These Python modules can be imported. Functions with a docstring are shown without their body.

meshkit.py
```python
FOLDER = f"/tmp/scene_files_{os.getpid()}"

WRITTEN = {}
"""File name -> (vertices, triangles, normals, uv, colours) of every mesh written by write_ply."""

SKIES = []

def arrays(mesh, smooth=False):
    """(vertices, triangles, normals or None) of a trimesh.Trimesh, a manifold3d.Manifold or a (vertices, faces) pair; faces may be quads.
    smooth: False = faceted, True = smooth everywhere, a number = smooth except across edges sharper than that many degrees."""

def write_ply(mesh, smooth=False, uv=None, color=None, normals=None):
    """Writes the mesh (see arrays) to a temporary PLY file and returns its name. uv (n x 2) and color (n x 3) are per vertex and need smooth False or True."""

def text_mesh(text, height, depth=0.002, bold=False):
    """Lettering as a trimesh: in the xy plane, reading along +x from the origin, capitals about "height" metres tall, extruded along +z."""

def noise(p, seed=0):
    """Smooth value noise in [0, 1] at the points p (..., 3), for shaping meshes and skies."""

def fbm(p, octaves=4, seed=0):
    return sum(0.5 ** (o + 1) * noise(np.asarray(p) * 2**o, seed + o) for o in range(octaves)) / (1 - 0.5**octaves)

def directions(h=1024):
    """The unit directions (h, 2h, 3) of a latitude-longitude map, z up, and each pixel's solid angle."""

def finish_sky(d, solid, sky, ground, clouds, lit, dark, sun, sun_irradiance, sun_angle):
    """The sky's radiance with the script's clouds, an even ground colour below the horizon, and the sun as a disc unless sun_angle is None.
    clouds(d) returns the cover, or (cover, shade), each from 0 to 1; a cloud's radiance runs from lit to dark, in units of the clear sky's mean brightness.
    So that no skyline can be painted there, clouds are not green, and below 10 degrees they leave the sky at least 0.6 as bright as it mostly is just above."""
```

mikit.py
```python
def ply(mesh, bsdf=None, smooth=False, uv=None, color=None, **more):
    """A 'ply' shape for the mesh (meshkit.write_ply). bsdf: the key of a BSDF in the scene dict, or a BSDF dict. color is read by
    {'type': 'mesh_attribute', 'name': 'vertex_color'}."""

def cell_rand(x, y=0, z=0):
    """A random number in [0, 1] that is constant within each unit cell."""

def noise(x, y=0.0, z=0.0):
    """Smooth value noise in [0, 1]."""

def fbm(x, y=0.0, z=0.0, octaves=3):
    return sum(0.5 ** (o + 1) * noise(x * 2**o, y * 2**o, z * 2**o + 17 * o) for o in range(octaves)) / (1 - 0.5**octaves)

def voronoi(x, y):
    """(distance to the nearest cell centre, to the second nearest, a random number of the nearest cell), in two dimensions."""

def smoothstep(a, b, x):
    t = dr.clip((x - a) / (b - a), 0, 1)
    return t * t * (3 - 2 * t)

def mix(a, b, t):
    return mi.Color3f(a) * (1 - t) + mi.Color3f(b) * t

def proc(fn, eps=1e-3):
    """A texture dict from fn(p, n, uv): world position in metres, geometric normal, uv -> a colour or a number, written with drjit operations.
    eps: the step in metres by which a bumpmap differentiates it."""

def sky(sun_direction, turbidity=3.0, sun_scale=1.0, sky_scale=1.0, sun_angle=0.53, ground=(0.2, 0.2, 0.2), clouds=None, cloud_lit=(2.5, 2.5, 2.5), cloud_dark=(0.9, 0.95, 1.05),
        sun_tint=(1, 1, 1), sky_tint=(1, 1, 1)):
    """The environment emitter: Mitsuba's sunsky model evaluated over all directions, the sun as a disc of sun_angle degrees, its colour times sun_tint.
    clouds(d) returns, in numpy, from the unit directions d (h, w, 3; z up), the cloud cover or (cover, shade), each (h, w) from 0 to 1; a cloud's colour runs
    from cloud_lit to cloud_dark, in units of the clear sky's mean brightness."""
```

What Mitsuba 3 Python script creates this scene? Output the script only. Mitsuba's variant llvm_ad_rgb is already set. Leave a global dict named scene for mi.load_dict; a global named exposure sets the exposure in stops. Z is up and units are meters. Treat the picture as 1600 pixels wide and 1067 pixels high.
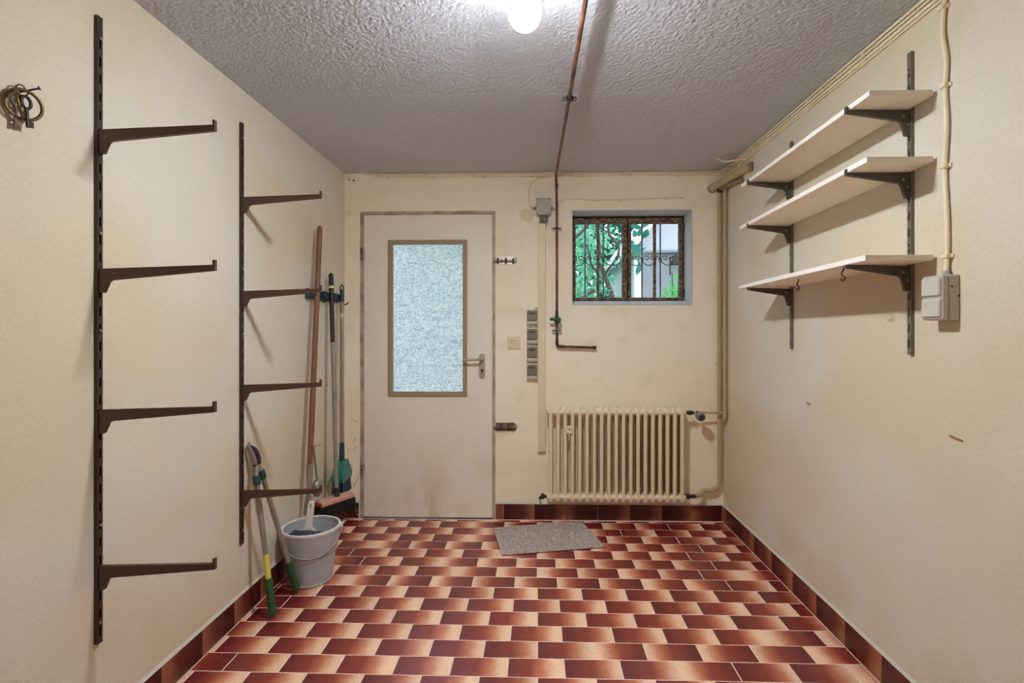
import math
import numpy as np
import trimesh
import mitsuba as mi
import drjit as dr
import mikit
import meshkit
from mikit import proc, noise, fbm, smoothstep, mix
from shapely.geometry import Polygon, box as sbox

T = mi.ScalarTransform4f
rng = np.random.default_rng(7)
scene, labels = {}, {}

# ------------------------------------------------------------------ camera, sky, lamp, exposure
F_PX, YAW = 783.0, math.atan(0.024)
EYE = [0.0, 0.0, 1.2]
scene['camera'] = {
    'type': 'perspective', 'fov': math.degrees(2 * math.atan(800 / F_PX)), 'fov_axis': 'x',
    'near_clip': 0.02, 'far_clip': 200.0,
    'principal_point_offset_x': -20 / 1600, 'principal_point_offset_y': 15.5 / 1067,
    'to_world': T().look_at(origin=EYE, target=[-math.sin(YAW), math.cos(YAW), 1.2], up=[0, 0, 1]),
}
SKY_SCALE = 13.0
scene['sky'] = mikit.sky((0.3, -0.5, 0.8), turbidity=4.0, sun_scale=0.0, sky_scale=SKY_SCALE, ground=(0.25, 0.26, 0.22),
                         clouds=lambda d: 0.75 + 0 * d[..., 0], cloud_lit=(1.5, 1.6, 1.72), cloud_dark=(1.2, 1.3, 1.4))
LAMP = np.array([1.0, 1.055, 1.06]) * 560.0
exposure = 0.10

# ------------------------------------------------------------------ room measures (metres)
XL, XR, D, CH, YF = -1.237, 1.179, 3.198, 2.215, -0.55
X0 = 0.0


# ------------------------------------------------------------------ materials
def rgb(*c):
    """sRGB 0-255 to a linear colour"""
    c = np.array(c, float) / 255
    return [float(v) for v in np.where(c <= 0.04045, c / 12.92, ((c + 0.055) / 1.055) ** 2.4)]


def bsdf(name, color, rough=0.5, metal=0.0, spec=0.5, coat=0.0, bump=None, bump_scale=1.0, eps=1e-3):
    col = color if isinstance(color, dict) else {'type': 'rgb', 'value': list(color)}
    r = rough if isinstance(rough, dict) else float(rough)
    b = {'type': 'principled', 'base_color': col, 'roughness': r, 'metallic': float(metal), 'specular': float(spec)}
    if coat:
        b['clearcoat'] = float(coat)
        b['clearcoat_gloss'] = 0.9
    if bump is not None:
        b = {'type': 'bumpmap', 'arbitrary': proc(bump, eps), 'scale': bump_scale, 'nested': b}
    scene[name] = {'type': 'twosided', 'nested': b}


def wall_col(p, n, uv):
    big = fbm(p.x * 1.7, p.y * 1.7 + 3, p.z * 1.7)
    mid = fbm(p.x * 9, p.y * 9, p.z * 9)
    fine = noise(p.x * 330, p.y * 330, p.z * 330)
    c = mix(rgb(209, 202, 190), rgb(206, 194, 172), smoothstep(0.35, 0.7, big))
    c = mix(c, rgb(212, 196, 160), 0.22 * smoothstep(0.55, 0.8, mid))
    low = smoothstep(0.5, 0.0, p.z) * smoothstep(0.45, 0.7, fbm(p.x * 5 + 9, p.y * 5, p.z * 5))
    c = mix(c, rgb(180, 160, 112), 0.35 * low)
    return c * (0.93 + 0.14 * fine)


def lit_wall_col(p, n, uv):  # side-wall paint lightened here to stand in for light on the back wall
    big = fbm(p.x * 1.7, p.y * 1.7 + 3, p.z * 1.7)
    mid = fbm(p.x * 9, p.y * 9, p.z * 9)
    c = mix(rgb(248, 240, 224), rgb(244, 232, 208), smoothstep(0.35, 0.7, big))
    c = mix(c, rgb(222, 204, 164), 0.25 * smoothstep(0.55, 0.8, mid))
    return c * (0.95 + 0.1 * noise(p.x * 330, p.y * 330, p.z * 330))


def wall_bump(p, n, uv):
    return 0.0016 * fbm(p.x * 120, p.y * 120, p.z * 120) + 0.004 * noise(p.x * 6, p.y * 6, p.z * 6)


def ceil_col(p, n, uv):
    return mix(rgb(188, 190, 197), rgb(177, 179, 187), fbm(p.x * 2, p.y * 2)) * (0.92 + 0.16 * noise(p.x * 250, p.y * 250))


def tile_col(p, n, uv):
    wob = 0.10 * (fbm(p.x * 30, p.y * 30, p.z * 30) - 0.5)
    u = uv.x + wob + 0.14 * (uv.y - 0.5)
    c = mix(rgb(98, 26, 30), rgb(128, 46, 40), smoothstep(0.0, 0.42, u))
    c = mix(c, rgb(186, 106, 78), smoothstep(0.42, 0.72, u))
    c = mix(c, rgb(234, 194, 164), smoothstep(0.64, 0.95, u))
    sp = noise(p.x * 420, p.y * 420, p.z * 420)
    return c * (0.86 + 0.28 * sp) * (0.92 + 0.16 * uv.y)


def base_col(p, n, uv):
    wob = 0.16 * (fbm(p.x * 26, p.y * 26, p.z * 26) - 0.5)
    u = uv.x + wob
    c = mix(rgb(66, 16, 18), rgb(90, 34, 26), smoothstep(0.1, 0.55, u))
    c = mix(c, rgb(150, 92, 62), smoothstep(0.55, 1.0, u))
    return c * (0.85 + 0.3 * noise(p.x * 400, p.y * 400, p.z * 400)) * (0.9 + 0.2 * uv.y)


def grout_col(p, n, uv):
    return mix(rgb(240, 214, 202), rgb(222, 184, 168), fbm(p.x * 8, p.y * 8, p.z * 8))


def door_col(p, n, uv):
    c = mix(rgb(238, 231, 221), rgb(230, 221, 208), fbm(p.x * 4, p.y * 4, p.z * 3))
    c = mix(c, rgb(200, 180, 130), 0.5 * smoothstep(0.55, 0.0, p.z) * smoothstep(0.4, 0.7, fbm(p.x * 6, p.z * 6)))
    return c * (0.92 + 0.16 * noise(p.x * 300, p.z * 300))


def frame_col(p, n, uv):
    return mix(rgb(184, 172, 150), rgb(146, 131, 106), smoothstep(0.4, 0.75, fbm(p.x * 14, p.y * 14, p.z * 14)))


def wood_col(p, n, uv):
    g = fbm(p.x * 160, p.y * 160, p.z * 7)
    return mix(rgb(138, 92, 64), rgb(106, 70, 48), g)


def rust_col(p, n, uv):
    g = fbm(p.x * 60, p.y * 60, p.z * 60)
    return mix(rgb(128, 114, 98), rgb(84, 60, 44), smoothstep(0.35, 0.65, g))


def copper_col(p, n, uv):
    g = fbm(p.x * 14, p.y * 14, p.z * 14)
    return mix(rgb(128, 80, 58), rgb(82, 50, 38), smoothstep(0.3, 0.75, g))


def mat_col(p, n, uv):
    a = noise(p.x * 330, p.y * 330)
    b = fbm(p.x * 120, p.y * 120)
    c = mix(rgb(128, 116, 114), rgb(204, 190, 186), smoothstep(0.25, 0.75, 0.6 * a + 0.4 * b))
    return c


def mat_bump(p, n, uv):
    return 0.003 * noise(p.x * 300, p.y * 300)


def glass_col(p, n, uv):
    s = fbm(p.x * 250, p.z * 360, octaves=2)
    st = fbm(p.x * 60 + 7, p.z * 420, octaves=2)
    t = smoothstep(0.34, 0.56, 0.6 * s + 0.4 * st)
    return mix(rgb(140, 164, 182), rgb(252, 249, 254), t)


def bucket_col(p, n, uv):
    return mix(rgb(176, 178, 184), rgb(156, 158, 166), fbm(p.x * 30, p.y * 30, p.z * 30)) * (0.9 + 0.2 * noise(p.x * 380, p.y * 380, p.z * 380))


def alu_col(p, n, uv):
    return mix(rgb(172, 166, 160), rgb(132, 124, 118), fbm(p.x * 60, p.y * 60, p.z * 12))


def paint_metal(p, n, uv):
    return mix(rgb(112, 104, 94), rgb(92, 85, 75), fbm(p.x * 30, p.y * 30, p.z * 30))


def bark_col(p, n, uv):
    return mix(rgb(96, 88, 86), rgb(70, 62, 62), fbm(p.x * 20, p.y * 20, p.z * 20))


def board_under(p, n, uv):
    return mix(rgb(228, 218, 202), rgb(218, 206, 188), fbm(p.x * 8, p.y * 4, p.z * 8)) * (0.95 + 0.1 * noise(p.x * 260, p.y * 260, p.z * 260))


def cable_col(p, n, uv):
    return mix(rgb(234, 224, 200), rgb(218, 204, 168), fbm(p.x * 12, p.y * 12, p.z * 12))


bsdf('m_wall', proc(wall_col), 0.9, spec=0.15, bump=wall_bump)
bsdf('m_wall_lit', proc(lit_wall_col), 0.9, spec=0.15, bump=wall_bump)
bsdf('m_ceiling', proc(ceil_col), 0.95, spec=0.1)
bsdf('m_tile', proc(tile_col), 0.30, spec=0.8)
bsdf('m_skirt', proc(base_col), 0.34, spec=0.5)
bsdf('m_grout', proc(grout_col), 0.85, spec=0.2)
bsdf('m_mortar', rgb(204, 200, 188), 0.9, spec=0.1)
bsdf('m_door', proc(door_col), 0.5)
bsdf('m_frame', proc(frame_col), 0.6)
bsdf('m_bead', rgb(158, 140, 112), 0.5)
bsdf('m_reveal', rgb(186, 192, 196), 0.7)
bsdf('m_rust', proc(rust_col), 0.7, metal=0.0)
bsdf('m_darkframe', rgb(62, 48, 40), 0.6)
bsdf('m_grille', rgb(72, 84, 98), 0.5)
bsdf('m_chrome', rgb(186, 178, 164), 0.4, metal=0.6)
bsdf('m_alu', proc(alu_col), 0.42, metal=0.55)
bsdf('m_steel', rgb(150, 146, 138), 0.35, metal=0.7)
bsdf('m_darksteel', rgb(52, 46, 42), 0.5, metal=0.3)
bsdf('m_black', rgb(20, 18, 18), 0.5)
bsdf('m_brown', rgb(70, 44, 32), 0.45)
bsdf('m_rail', rgb(52, 34, 28), 0.45)
bsdf('m_grey', proc(paint_metal), 0.45)
bsdf('m_greydark', rgb(70, 64, 58), 0.45)
bsdf('m_board', proc(board_under), 0.55)
bsdf('m_wood', proc(wood_col), 0.55)
bsdf('m_copper', proc(copper_col), 0.38, metal=0.35)
bsdf('m_copperdark', rgb(78, 48, 36), 0.4, metal=0.3)
bsdf('m_green', rgb(34, 80, 46), 0.55)
bsdf('m_teal', rgb(38, 116, 100), 0.4)
bsdf('m_darkteal', rgb(22, 62, 62), 0.5)
bsdf('m_navy', rgb(38, 48, 78), 0.5)
bsdf('m_bladeblue', rgb(54, 54, 70), 0.4, metal=0.4)
bsdf('m_bluegrip', rgb(28, 56, 72), 0.5)
bsdf('m_white', rgb(228, 224, 220), 0.45)
bsdf('m_cream', rgb(224, 210, 180), 0.5)
bsdf('m_radiator', rgb(226, 212, 182), 0.38)
bsdf('m_webshade', rgb(140, 112, 84), 0.9, spec=0.1)  # web colour darkened to paint in the shade between radiator columns
bsdf('m_cable', proc(cable_col), 0.6)
bsdf('m_boxgrey', rgb(176, 168, 158), 0.45)
bsdf('m_socketgrey', rgb(192, 187, 178), 0.35)
bsdf('m_socketflap', rgb(122, 112, 102), 0.45)
bsdf('m_pipegrey', rgb(178, 160, 126), 0.55)
bsdf('m_pipeend', rgb(140, 122, 92), 0.6)
bsdf('m_bucket', proc(bucket_col), 0.4)
bsdf('m_bucketrim', rgb(216, 216, 220), 0.4)
bsdf('m_mat', proc(mat_col), 1.0, spec=0.05, bump=mat_bump)
bsdf('m_matedge', rgb(70, 58, 54), 0.9)
bsdf('m_brass', rgb(112, 92, 60), 0.35, metal=0.8)
bsdf('m_broomhead', rgb(194, 146, 130), 0.6)
bsdf('m_broomred', rgb(150, 60, 44), 0.6)
bsdf('m_yellow', rgb(208, 196, 80), 0.6)
bsdf('m_gouge', rgb(142, 110, 72), 0.9)
bsdf('m_bark', proc(bark_col), 0.9)
bsdf('m_house', rgb(196, 204, 212), 0.9)
bsdf('m_housedark', rgb(150, 160, 166), 0.9)
bsdf('m_ground', rgb(150, 146, 136), 0.95)
bsdf('m_housewhite', rgb(240, 242, 246), 0.8)
scene['m_clearglass'] = {'type': 'thindielectric'}
scene['m_doorglass'] = {'type': 'principledthin', 'base_color': proc(glass_col), 'roughness': 0.35, 'diff_trans': 1.7, 'spec_trans': 0.25, 'eta': 1.4}
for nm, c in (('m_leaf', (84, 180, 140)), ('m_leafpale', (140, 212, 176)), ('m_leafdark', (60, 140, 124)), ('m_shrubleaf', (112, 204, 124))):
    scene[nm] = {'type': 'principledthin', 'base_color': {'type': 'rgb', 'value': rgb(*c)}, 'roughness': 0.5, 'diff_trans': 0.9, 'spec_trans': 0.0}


# ------------------------------------------------------------------ mesh helpers
def M(*ms):
    return trimesh.util.concatenate([m for m in ms])


def tr(m, loc=(0, 0, 0), rx=0.0, ry=0.0, rz=0.0):
    m = m.copy()
    R = trimesh.transformations.euler_matrix(math.radians(rx), math.radians(ry), math.radians(rz), 'sxyz')
    R[:3, 3] = loc
    m.apply_transform(R)
    return m


def cbox(x0, x1, y0, y1, z0, z1, c=0.002):
    """A box with chamfered edges."""
    c = min(c, 0.45 * min(x1 - x0, y1 - y0, z1 - z0))
    pts = []
    lo, hi = np.array([x0, y0, z0]), np.array([x1, y1, z1])
    for s in np.ndindex(2, 2, 2):
        base = np.where(np.array(s) == 0, lo, hi)
        sg = np.where(np.array(s) == 0, 1.0, -1.0)
        for k in range(3):
            off = np.full(3, c) * sg
            off[k] = 0
            pts.append(base + off)
    return trimesh.convex.convex_hull(np.array(pts))


def rounded(pts, r, n=5):
    """A polyline with its corners rounded to radius r."""
    pts = [np.array(p, float) for p in pts]
    out = [pts[0]]
    for a, b, c in zip(pts[:-2], pts[1:-1], pts[2:]):
        u, v = a - b, c - b
        lu, lv = np.linalg.norm(u), np.linalg.norm(v)
        k = min(r, 0.48 * lu, 0.48 * lv)
        p, q = b + u / lu * k, b + v / lv * k
        for t in np.linspace(0, 1, n):
            out.append((1 - t) ** 2 * p + 2 * t * (1 - t) * b + t * t * q)
    out.append(pts[-1])
    return np.array(out)


def tube(path, r, n=10, cap=True):
    """A round tube along the path; r is a number or one per point."""
    P = np.array(path, float)
    keep = [0] + [i for i in range(1, len(P)) if np.linalg.norm(P[i] - P[i - 1]) > 1e-6]
    rr = np.full(len(P), r, float) if np.isscalar(r) else np.array(r, float)
    P, rr = P[keep], rr[keep]
    tan = np.gradient(P, axis=0)
    tan /= np.linalg.norm(tan, axis=1, keepdims=True)
    ref = np.array([0, 0, 1.0]) if abs(tan[0][2]) < 0.9 else np.array([1.0, 0, 0])
    u = np.cross(tan[0], ref)
    u /= np.linalg.norm(u)
    rings = []
    ang = np.linspace(0, 2 * np.pi, n, endpoint=False)
    for i in range(len(P)):
        u = u - tan[i] * (u @ tan[i])
        u /= np.linalg.norm(u)
        w = np.cross(tan[i], u)
        rings.append(P[i] + rr[i] * (np.cos(ang)[:, None] * u + np.sin(ang)[:, None] * w))
    V = np.vstack(rings)
    Fc = []
    for i in range(len(P) - 1):
        for j in range(n):
            a, b = i * n + j, i * n + (j + 1) % n
            Fc += [[a, b, b + n], [a, b + n, a + n]]
    if cap:
        V = np.vstack([V, P[0], P[-1]])
        k0, k1 = len(V) - 2, len(V) - 1
        for j in range(n):
            Fc.append([k0, (j + 1) % n, j])
            Fc.append([k1, (len(P) - 1) * n + j, (len(P) - 1) * n + (j + 1) % n])
    return trimesh.Trimesh(V, np.array(Fc), process=False)


def lathe(prof, n=32):
    """Revolves (radius, z) pairs about z."""
    return trimesh.creation.revolve(np.array(prof, float), sections=n)


def prism(poly, y0, y1):
    """Extrudes an (x, z) polygon along y."""
    m = trimesh.creation.extrude_polygon(poly, y1 - y0, engine='earcut')
    v = m.vertices.copy()
    m.vertices = np.stack([v[:, 0], y1 - v[:, 2], v[:, 1]], 1)
    return m


def cyl(a, b, r, n=16):
    return tube([a, b], r, n)


def sph(c, r, s=2, scale=(1, 1, 1)):
    m = trimesh.creation.icosphere(subdivisions=s, radius=1.0)
    m.vertices = m.vertices * np.array(scale) * r + np.array(c)
    return m


taken = {}


def name_of(base):
    """base, base_001, base_002 ..."""
    n = taken.get(base, 0)
    taken[base] = n + 1
    return base if n == 0 else f'{base}_{n:03d}'


def note(key, label=None, cat=None, group=None, kind=None):
    d = labels.setdefault(key, {})
    for k, v in (('label', label), ('category', cat), ('group', group), ('kind', kind)):
        if v:
            d[k] = v


def obj(name, mesh, mat, parent=None, label=None, cat=None, group=None, kind=None, smooth=35, uv=None, **more):
    key = name_of(f'{parent}__{name}' if parent else name)
    scene[key] = mikit.ply(mesh, mat, smooth=smooth, uv=uv, **more)
    if label or cat or group or kind:
        note(key, label, cat, group, kind)
    return key


def thing(name, label, cat, group=None, kind=None):
    key = name_of(name)
    note(key, label, cat, group, kind)
    return key


# ------------------------------------------------------------------ room shell
WT = 0.30
door_hole = (-1.136, -0.265, -0.02, 1.971)
win_hole = (0.225, 0.982, 1.372, 1.972)
outline = Polygon([(XL - 0.25, -0.12), (XR + 0.25, -0.12), (XR + 0.25, CH + 0.25), (XL - 0.25, CH + 0.25)])
outline = outline.difference(sbox(door_hole[0], -0.12, door_hole[1], door_hole[3])).difference(sbox(win_hole[0], win_hole[2], win_hole[1], win_hole[3]))
obj('wall_back', prism(outline, D, D + WT), 'm_wall_lit', kind='structure', label='cream plastered back wall with door and window', smooth=False)
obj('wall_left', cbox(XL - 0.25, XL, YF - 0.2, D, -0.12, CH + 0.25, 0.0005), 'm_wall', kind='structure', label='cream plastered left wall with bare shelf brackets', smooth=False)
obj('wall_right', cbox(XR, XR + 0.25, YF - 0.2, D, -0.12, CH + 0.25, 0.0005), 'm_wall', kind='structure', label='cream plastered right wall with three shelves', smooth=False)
obj('wall_front', cbox(XL, XR, YF - 0.2, YF, -0.12, CH + 0.25, 0.0005), 'm_wall', kind='structure', label='cream wall behind the viewer', smooth=False)
gx = np.linspace(XL, XR, 538)
gy = np.linspace(YF, D, int((D - YF) / 0.0045))
GX, GY_ = np.meshgrid(gx, gy)
rough = meshkit.fbm(np.stack([GX * 118, GY_ * 118, 0 * GX], -1), 2, 5) - 0.5
rough *= np.where(GY_ < 2.14, 0.0040, 0.0023)
rough += np.where(GY_ < 2.14, 0.0008, 0.0)
rough[:, [0, -1]] = 0
rough[[0, -1], :] = 0
V = np.stack([GX, GY_, CH + 0.0006 + rough], -1).reshape(-1, 3)
q = (np.arange(len(gy) - 1)[:, None] * len(gx) + np.arange(len(gx) - 1)).ravel()
Fc = np.vstack([np.stack([q, q + len(gx), q + 1], 1), np.stack([q + 1, q + len(gx), q + len(gx) + 1], 1)])
sheet = trimesh.Trimesh(V, Fc, process=False)
scene['ceiling'] = mikit.ply(M(sheet, cbox(XL, XR, YF, D, CH + 0.006, CH + 0.25, 0.0005)), 'm_ceiling', smooth=False)
note('ceiling', 'grey-white ceiling with rough sprayed plaster', kind='structure')
obj('floor', cbox(XL, XR, YF, D, -0.12, -0.0008, 0.0005), 'm_grout', kind='structure', label='glazed tile floor running in half-offset rows, red-brown fading to pale', smooth=False)
obj('threshold', cbox(door_hole[0], door_hole[1], D, D + WT, -0.12, -0.006, 0.0005), 'm_darkframe', 'wall_back', smooth=False)  # dark colour paints in the shadow line beneath the door

# ---- floor tiles: rows of 0.2025 x 0.1012 m laid half a tile apart, each glazed from dark to pale, turned either way
PX, PY, J, TH = 0.2022, 0.1012, 0.0042, 0.0022
SLOPE = -0.005
rows = ['LDDDDDDDDLDDL', 'DDDDDDDDLLLLL', 'DDDDDDDDDDDLL', 'DDDDDDDDDDDDD', 'LDDDDDDDDDDDD', 'LDDDDDDDDDDDD', 'DDLLLLLLLLLDD', 'DDDDDLLLLLLDL',
        'LLDDLLLLLLLDD', 'DLDDDDLLLLLDD', 'DDLLLLLLLLLDD', 'DDDDDLLLLLLDD', 'DDDDDLLLLDDDD', 'DDDDDLLLLLLDD', 'DDDDDLLLLLLDD']
XLB, XRB, YB = XL + 0.008, XR - 0.008, D - 0.008


def tile_mesh(x0, x1, y0, y1, ua, ub, seed, th=TH, shear=True):
    b = 0.0009
    ring = lambda i, z: [[x0 + i, y0 + i, z], [x1 - i, y0 + i, z], [x1 - i, y1 - i, z], [x0 + i, y1 - i, z]]
    V = np.array(ring(0, -th) + ring(0, -b) + ring(b, 0.0))
    Fc = [[8, 9, 10], [8, 10, 11]]
    for k in (0, 4):
        for j in range(4):
            a, c = k + j, k + (j + 1) % 4
            Fc += [[a, c, c + 4], [a, c + 4, a + 4]]
    u = ua + (ub - ua) * (V[:, 0] - x0) / max(x1 - x0, 1e-6)
    uv = np.stack([u, np.full(len(u), seed)], 1)
    if shear:
        V[:, 1] += SLOPE * V[:, 0]
    V[:, 2] -= 0.0
    return trimesh.Trimesh(V, np.array(Fc), process=False), uv


def row_pieces(k, types):
    yc = 1.790 + PY * k
    y0, y1 = yc - PY / 2 + J / 2, yc + PY / 2 - J / 2
    start = -1.115 - PX if k % 2 == 0 else -1.211 - PX
    out = []
    for i, t in enumerate(types):
        a, b = start + PX * i + J / 2, start + PX * (i + 1) - J / 2
        x0, x1 = max(a, XLB + 0.001), min(b, XRB - 0.001)
        if x1 - x0 < 0.004:
            continue
        ylim = YB - 0.001 - 0.0065
        if y0 > ylim - 0.01:
            continue
        ua, ub = (x0 - a) / (b - a), (x1 - a) / (b - a)
        if t == 'L':
            ua, ub = 1 - ua, 1 - ub
        out.append((x0, x1, y0, min(y1, ylim), ua, ub, float(rng.random())))
    return out


for k in range(-1, 15):
    types = rows[k] if k >= 0 else 'DDDDDDDDDDDDD'
    for piece in row_pieces(k, types):
        m, uv = tile_mesh(*piece)
        obj('tile', m, 'm_tile', 'floor', smooth=False, uv=uv)
ms, uvs = [], []
for k in range(-23, -1):
    for piece in row_pieces(k, ''.join('D' if rng.random() < 0.85 else 'L' for _ in range(13))):
        m, uv = tile_mesh(*piece)
        ms.append(m)
        uvs.append(uv)
fm = trimesh.Trimesh(np.vstack([m.vertices for m in ms]), np.vstack([m.faces + 12 * i for i, m in enumerate(ms)]), process=False)
obj('tile_field', fm, 'm_tile', 'floor', smooth=False, uv=np.vstack(uvs), kind='stuff', label='further floor tiles in the foreground')

# ---- skirting of the same tiles set on edge, with a pale mortar line above
SH = 0.101


def skirt(key, origin, along, out, length, cuts, types, label):
    """origin: floor corner; along, out: unit vectors; cuts: joints in metres along; types: D = dark first, L = pale first."""
    o, a, n = (np.array(v, float) for v in (origin, along, out))
    z = np.array([0, 0, 1.0])

    def slab(s0, s1, z0, z1, d0, d1):
        return trimesh.convex.convex_hull(np.array([o + a * s + z * h + n * d for s in (s0, s1) for h in (z0, z1) for d in (d0, d1)]))
    back = slab(0, length, -0.01, SH + 0.004, 0.0, 0.0055)
    lip = trimesh.convex.convex_hull(np.array([o + a * s + q for s in (0, length) for q in (n * 0 + z * SH, n * 0.0075 + z * (SH + 0.0005), n * 0 + z * (SH + 0.011))]))
    scene[key] = mikit.ply(M(back, lip), 'm_mortar', smooth=False)
    note(key, label, kind='structure')
    for i, t in enumerate(types):
        s0, s1 = cuts[i] + 0.0012, cuts[i + 1] - 0.0012
        b = 0.0012
        ring = lambda i_, d: [o + a * (s0 + i_) + z * (0.003 + i_) + n * d, o + a * (s1 - i_) + z * (0.003 + i_) + n * d,
                              o + a * (s1 - i_) + z * (SH - i_) + n * d, o + a * (s0 + i_) + z * (SH - i_) + n * d]
        V = np.array(ring(0, 0.004) + ring(0, 0.008 - b) + ring(b, 0.008))
        s = (V - o) @ a
        u = np.clip((s - s0) / 0.2, 0, 1) if (s1 - s0) > 0.12 else np.where(t in 'DL', (s - s0) / max(s1 - s0, 1e-3), 0.5)
        if t == 'L':
            u = 1 - u
        if t == 'P':
            u = 0.8 + 0 * u
        if t == 'K':
            u = 0.12 + 0 * u
        Fc = [[8, 9, 10], [8, 10, 11]]
        for k in (0, 4):
            for j in range(4):
                p, q = k + j, k + (j + 1) % 4
                Fc += [[p, q, q + 4], [p, q + 4, p + 4]]
        m = trimesh.Trimesh(V, np.array(Fc), process=False)
        if np.cross(a, z) @ n < 0:
            m.invert()
        obj('tile', m, 'm_skirt', key, smooth=False, uv=np.stack([u, np.full(len(u), float(rng.random()))], 1))


# right wall: joints measured from the back corner towards the viewer
cuts = [0.008] + [D - y for y in (2.947, 2.736, 2.531, 2.325, 2.130, 1.934, 1.731)] + [D - 1.731 + 0.202 * i for i in range(1, 11)]
skirt('baseboard_right', (XR, D, 0), (0, -1, 0), (-1, 0, 0), D - YF, cuts, 'LDDDDDDDDDDDDDDDD', 'red-brown skirting tiles along the right wall')
cuts = [0.008] + [D - y for y in (2.99, 2.79, 2.597, 2.40, 2.205, 2.010, 1.815, 1.615)] + [D - 1.615 + 0.2 * i for i in range(1, 11)]
skirt('baseboard_left', (XL, D, 0), (0, -1, 0), (1, 0, 0), D - YF, cuts, 'DDDDDDDDDDDDDDDDDD', 'red-brown skirting tiles along the left wall')
xs = [-0.263, -0.214, -0.018, 0.176, 0.384, 0.586, 0.787, 0.965, XRB - 0.001]
skirt('baseboard_back', (-0.263, D, 0), (1, 0, 0), (0, -1, 0), XRB + 0.263, [x + 0.263 for x in xs], 'PDDLDDDL', 'red-brown skirting tiles below the radiator')
skirt('baseboard_back_left', (XLB, D, 0), (1, 0, 0), (0, -1, 0), -1.140 - XLB, [0.0, -1.142 - XLB], 'K', 'single dark skirting tile between left wall and door')
m = M(*[sph((x, D - 0.0085, z), r, 1, (1, 0.2, 1)) for x, z, r in ((-1.165, 0.05, 0.003), (-1.153, 0.062, 0.004), (-1.150, 0.045, 0.003), (-1.156, 0.03, 0.0045), (-1.147, 0.022, 0.005), (-1.17, 0.075, 0.003))])
obj('paint_splash', m, 'm_mortar', 'baseboard_back_left', smooth=True)

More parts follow.
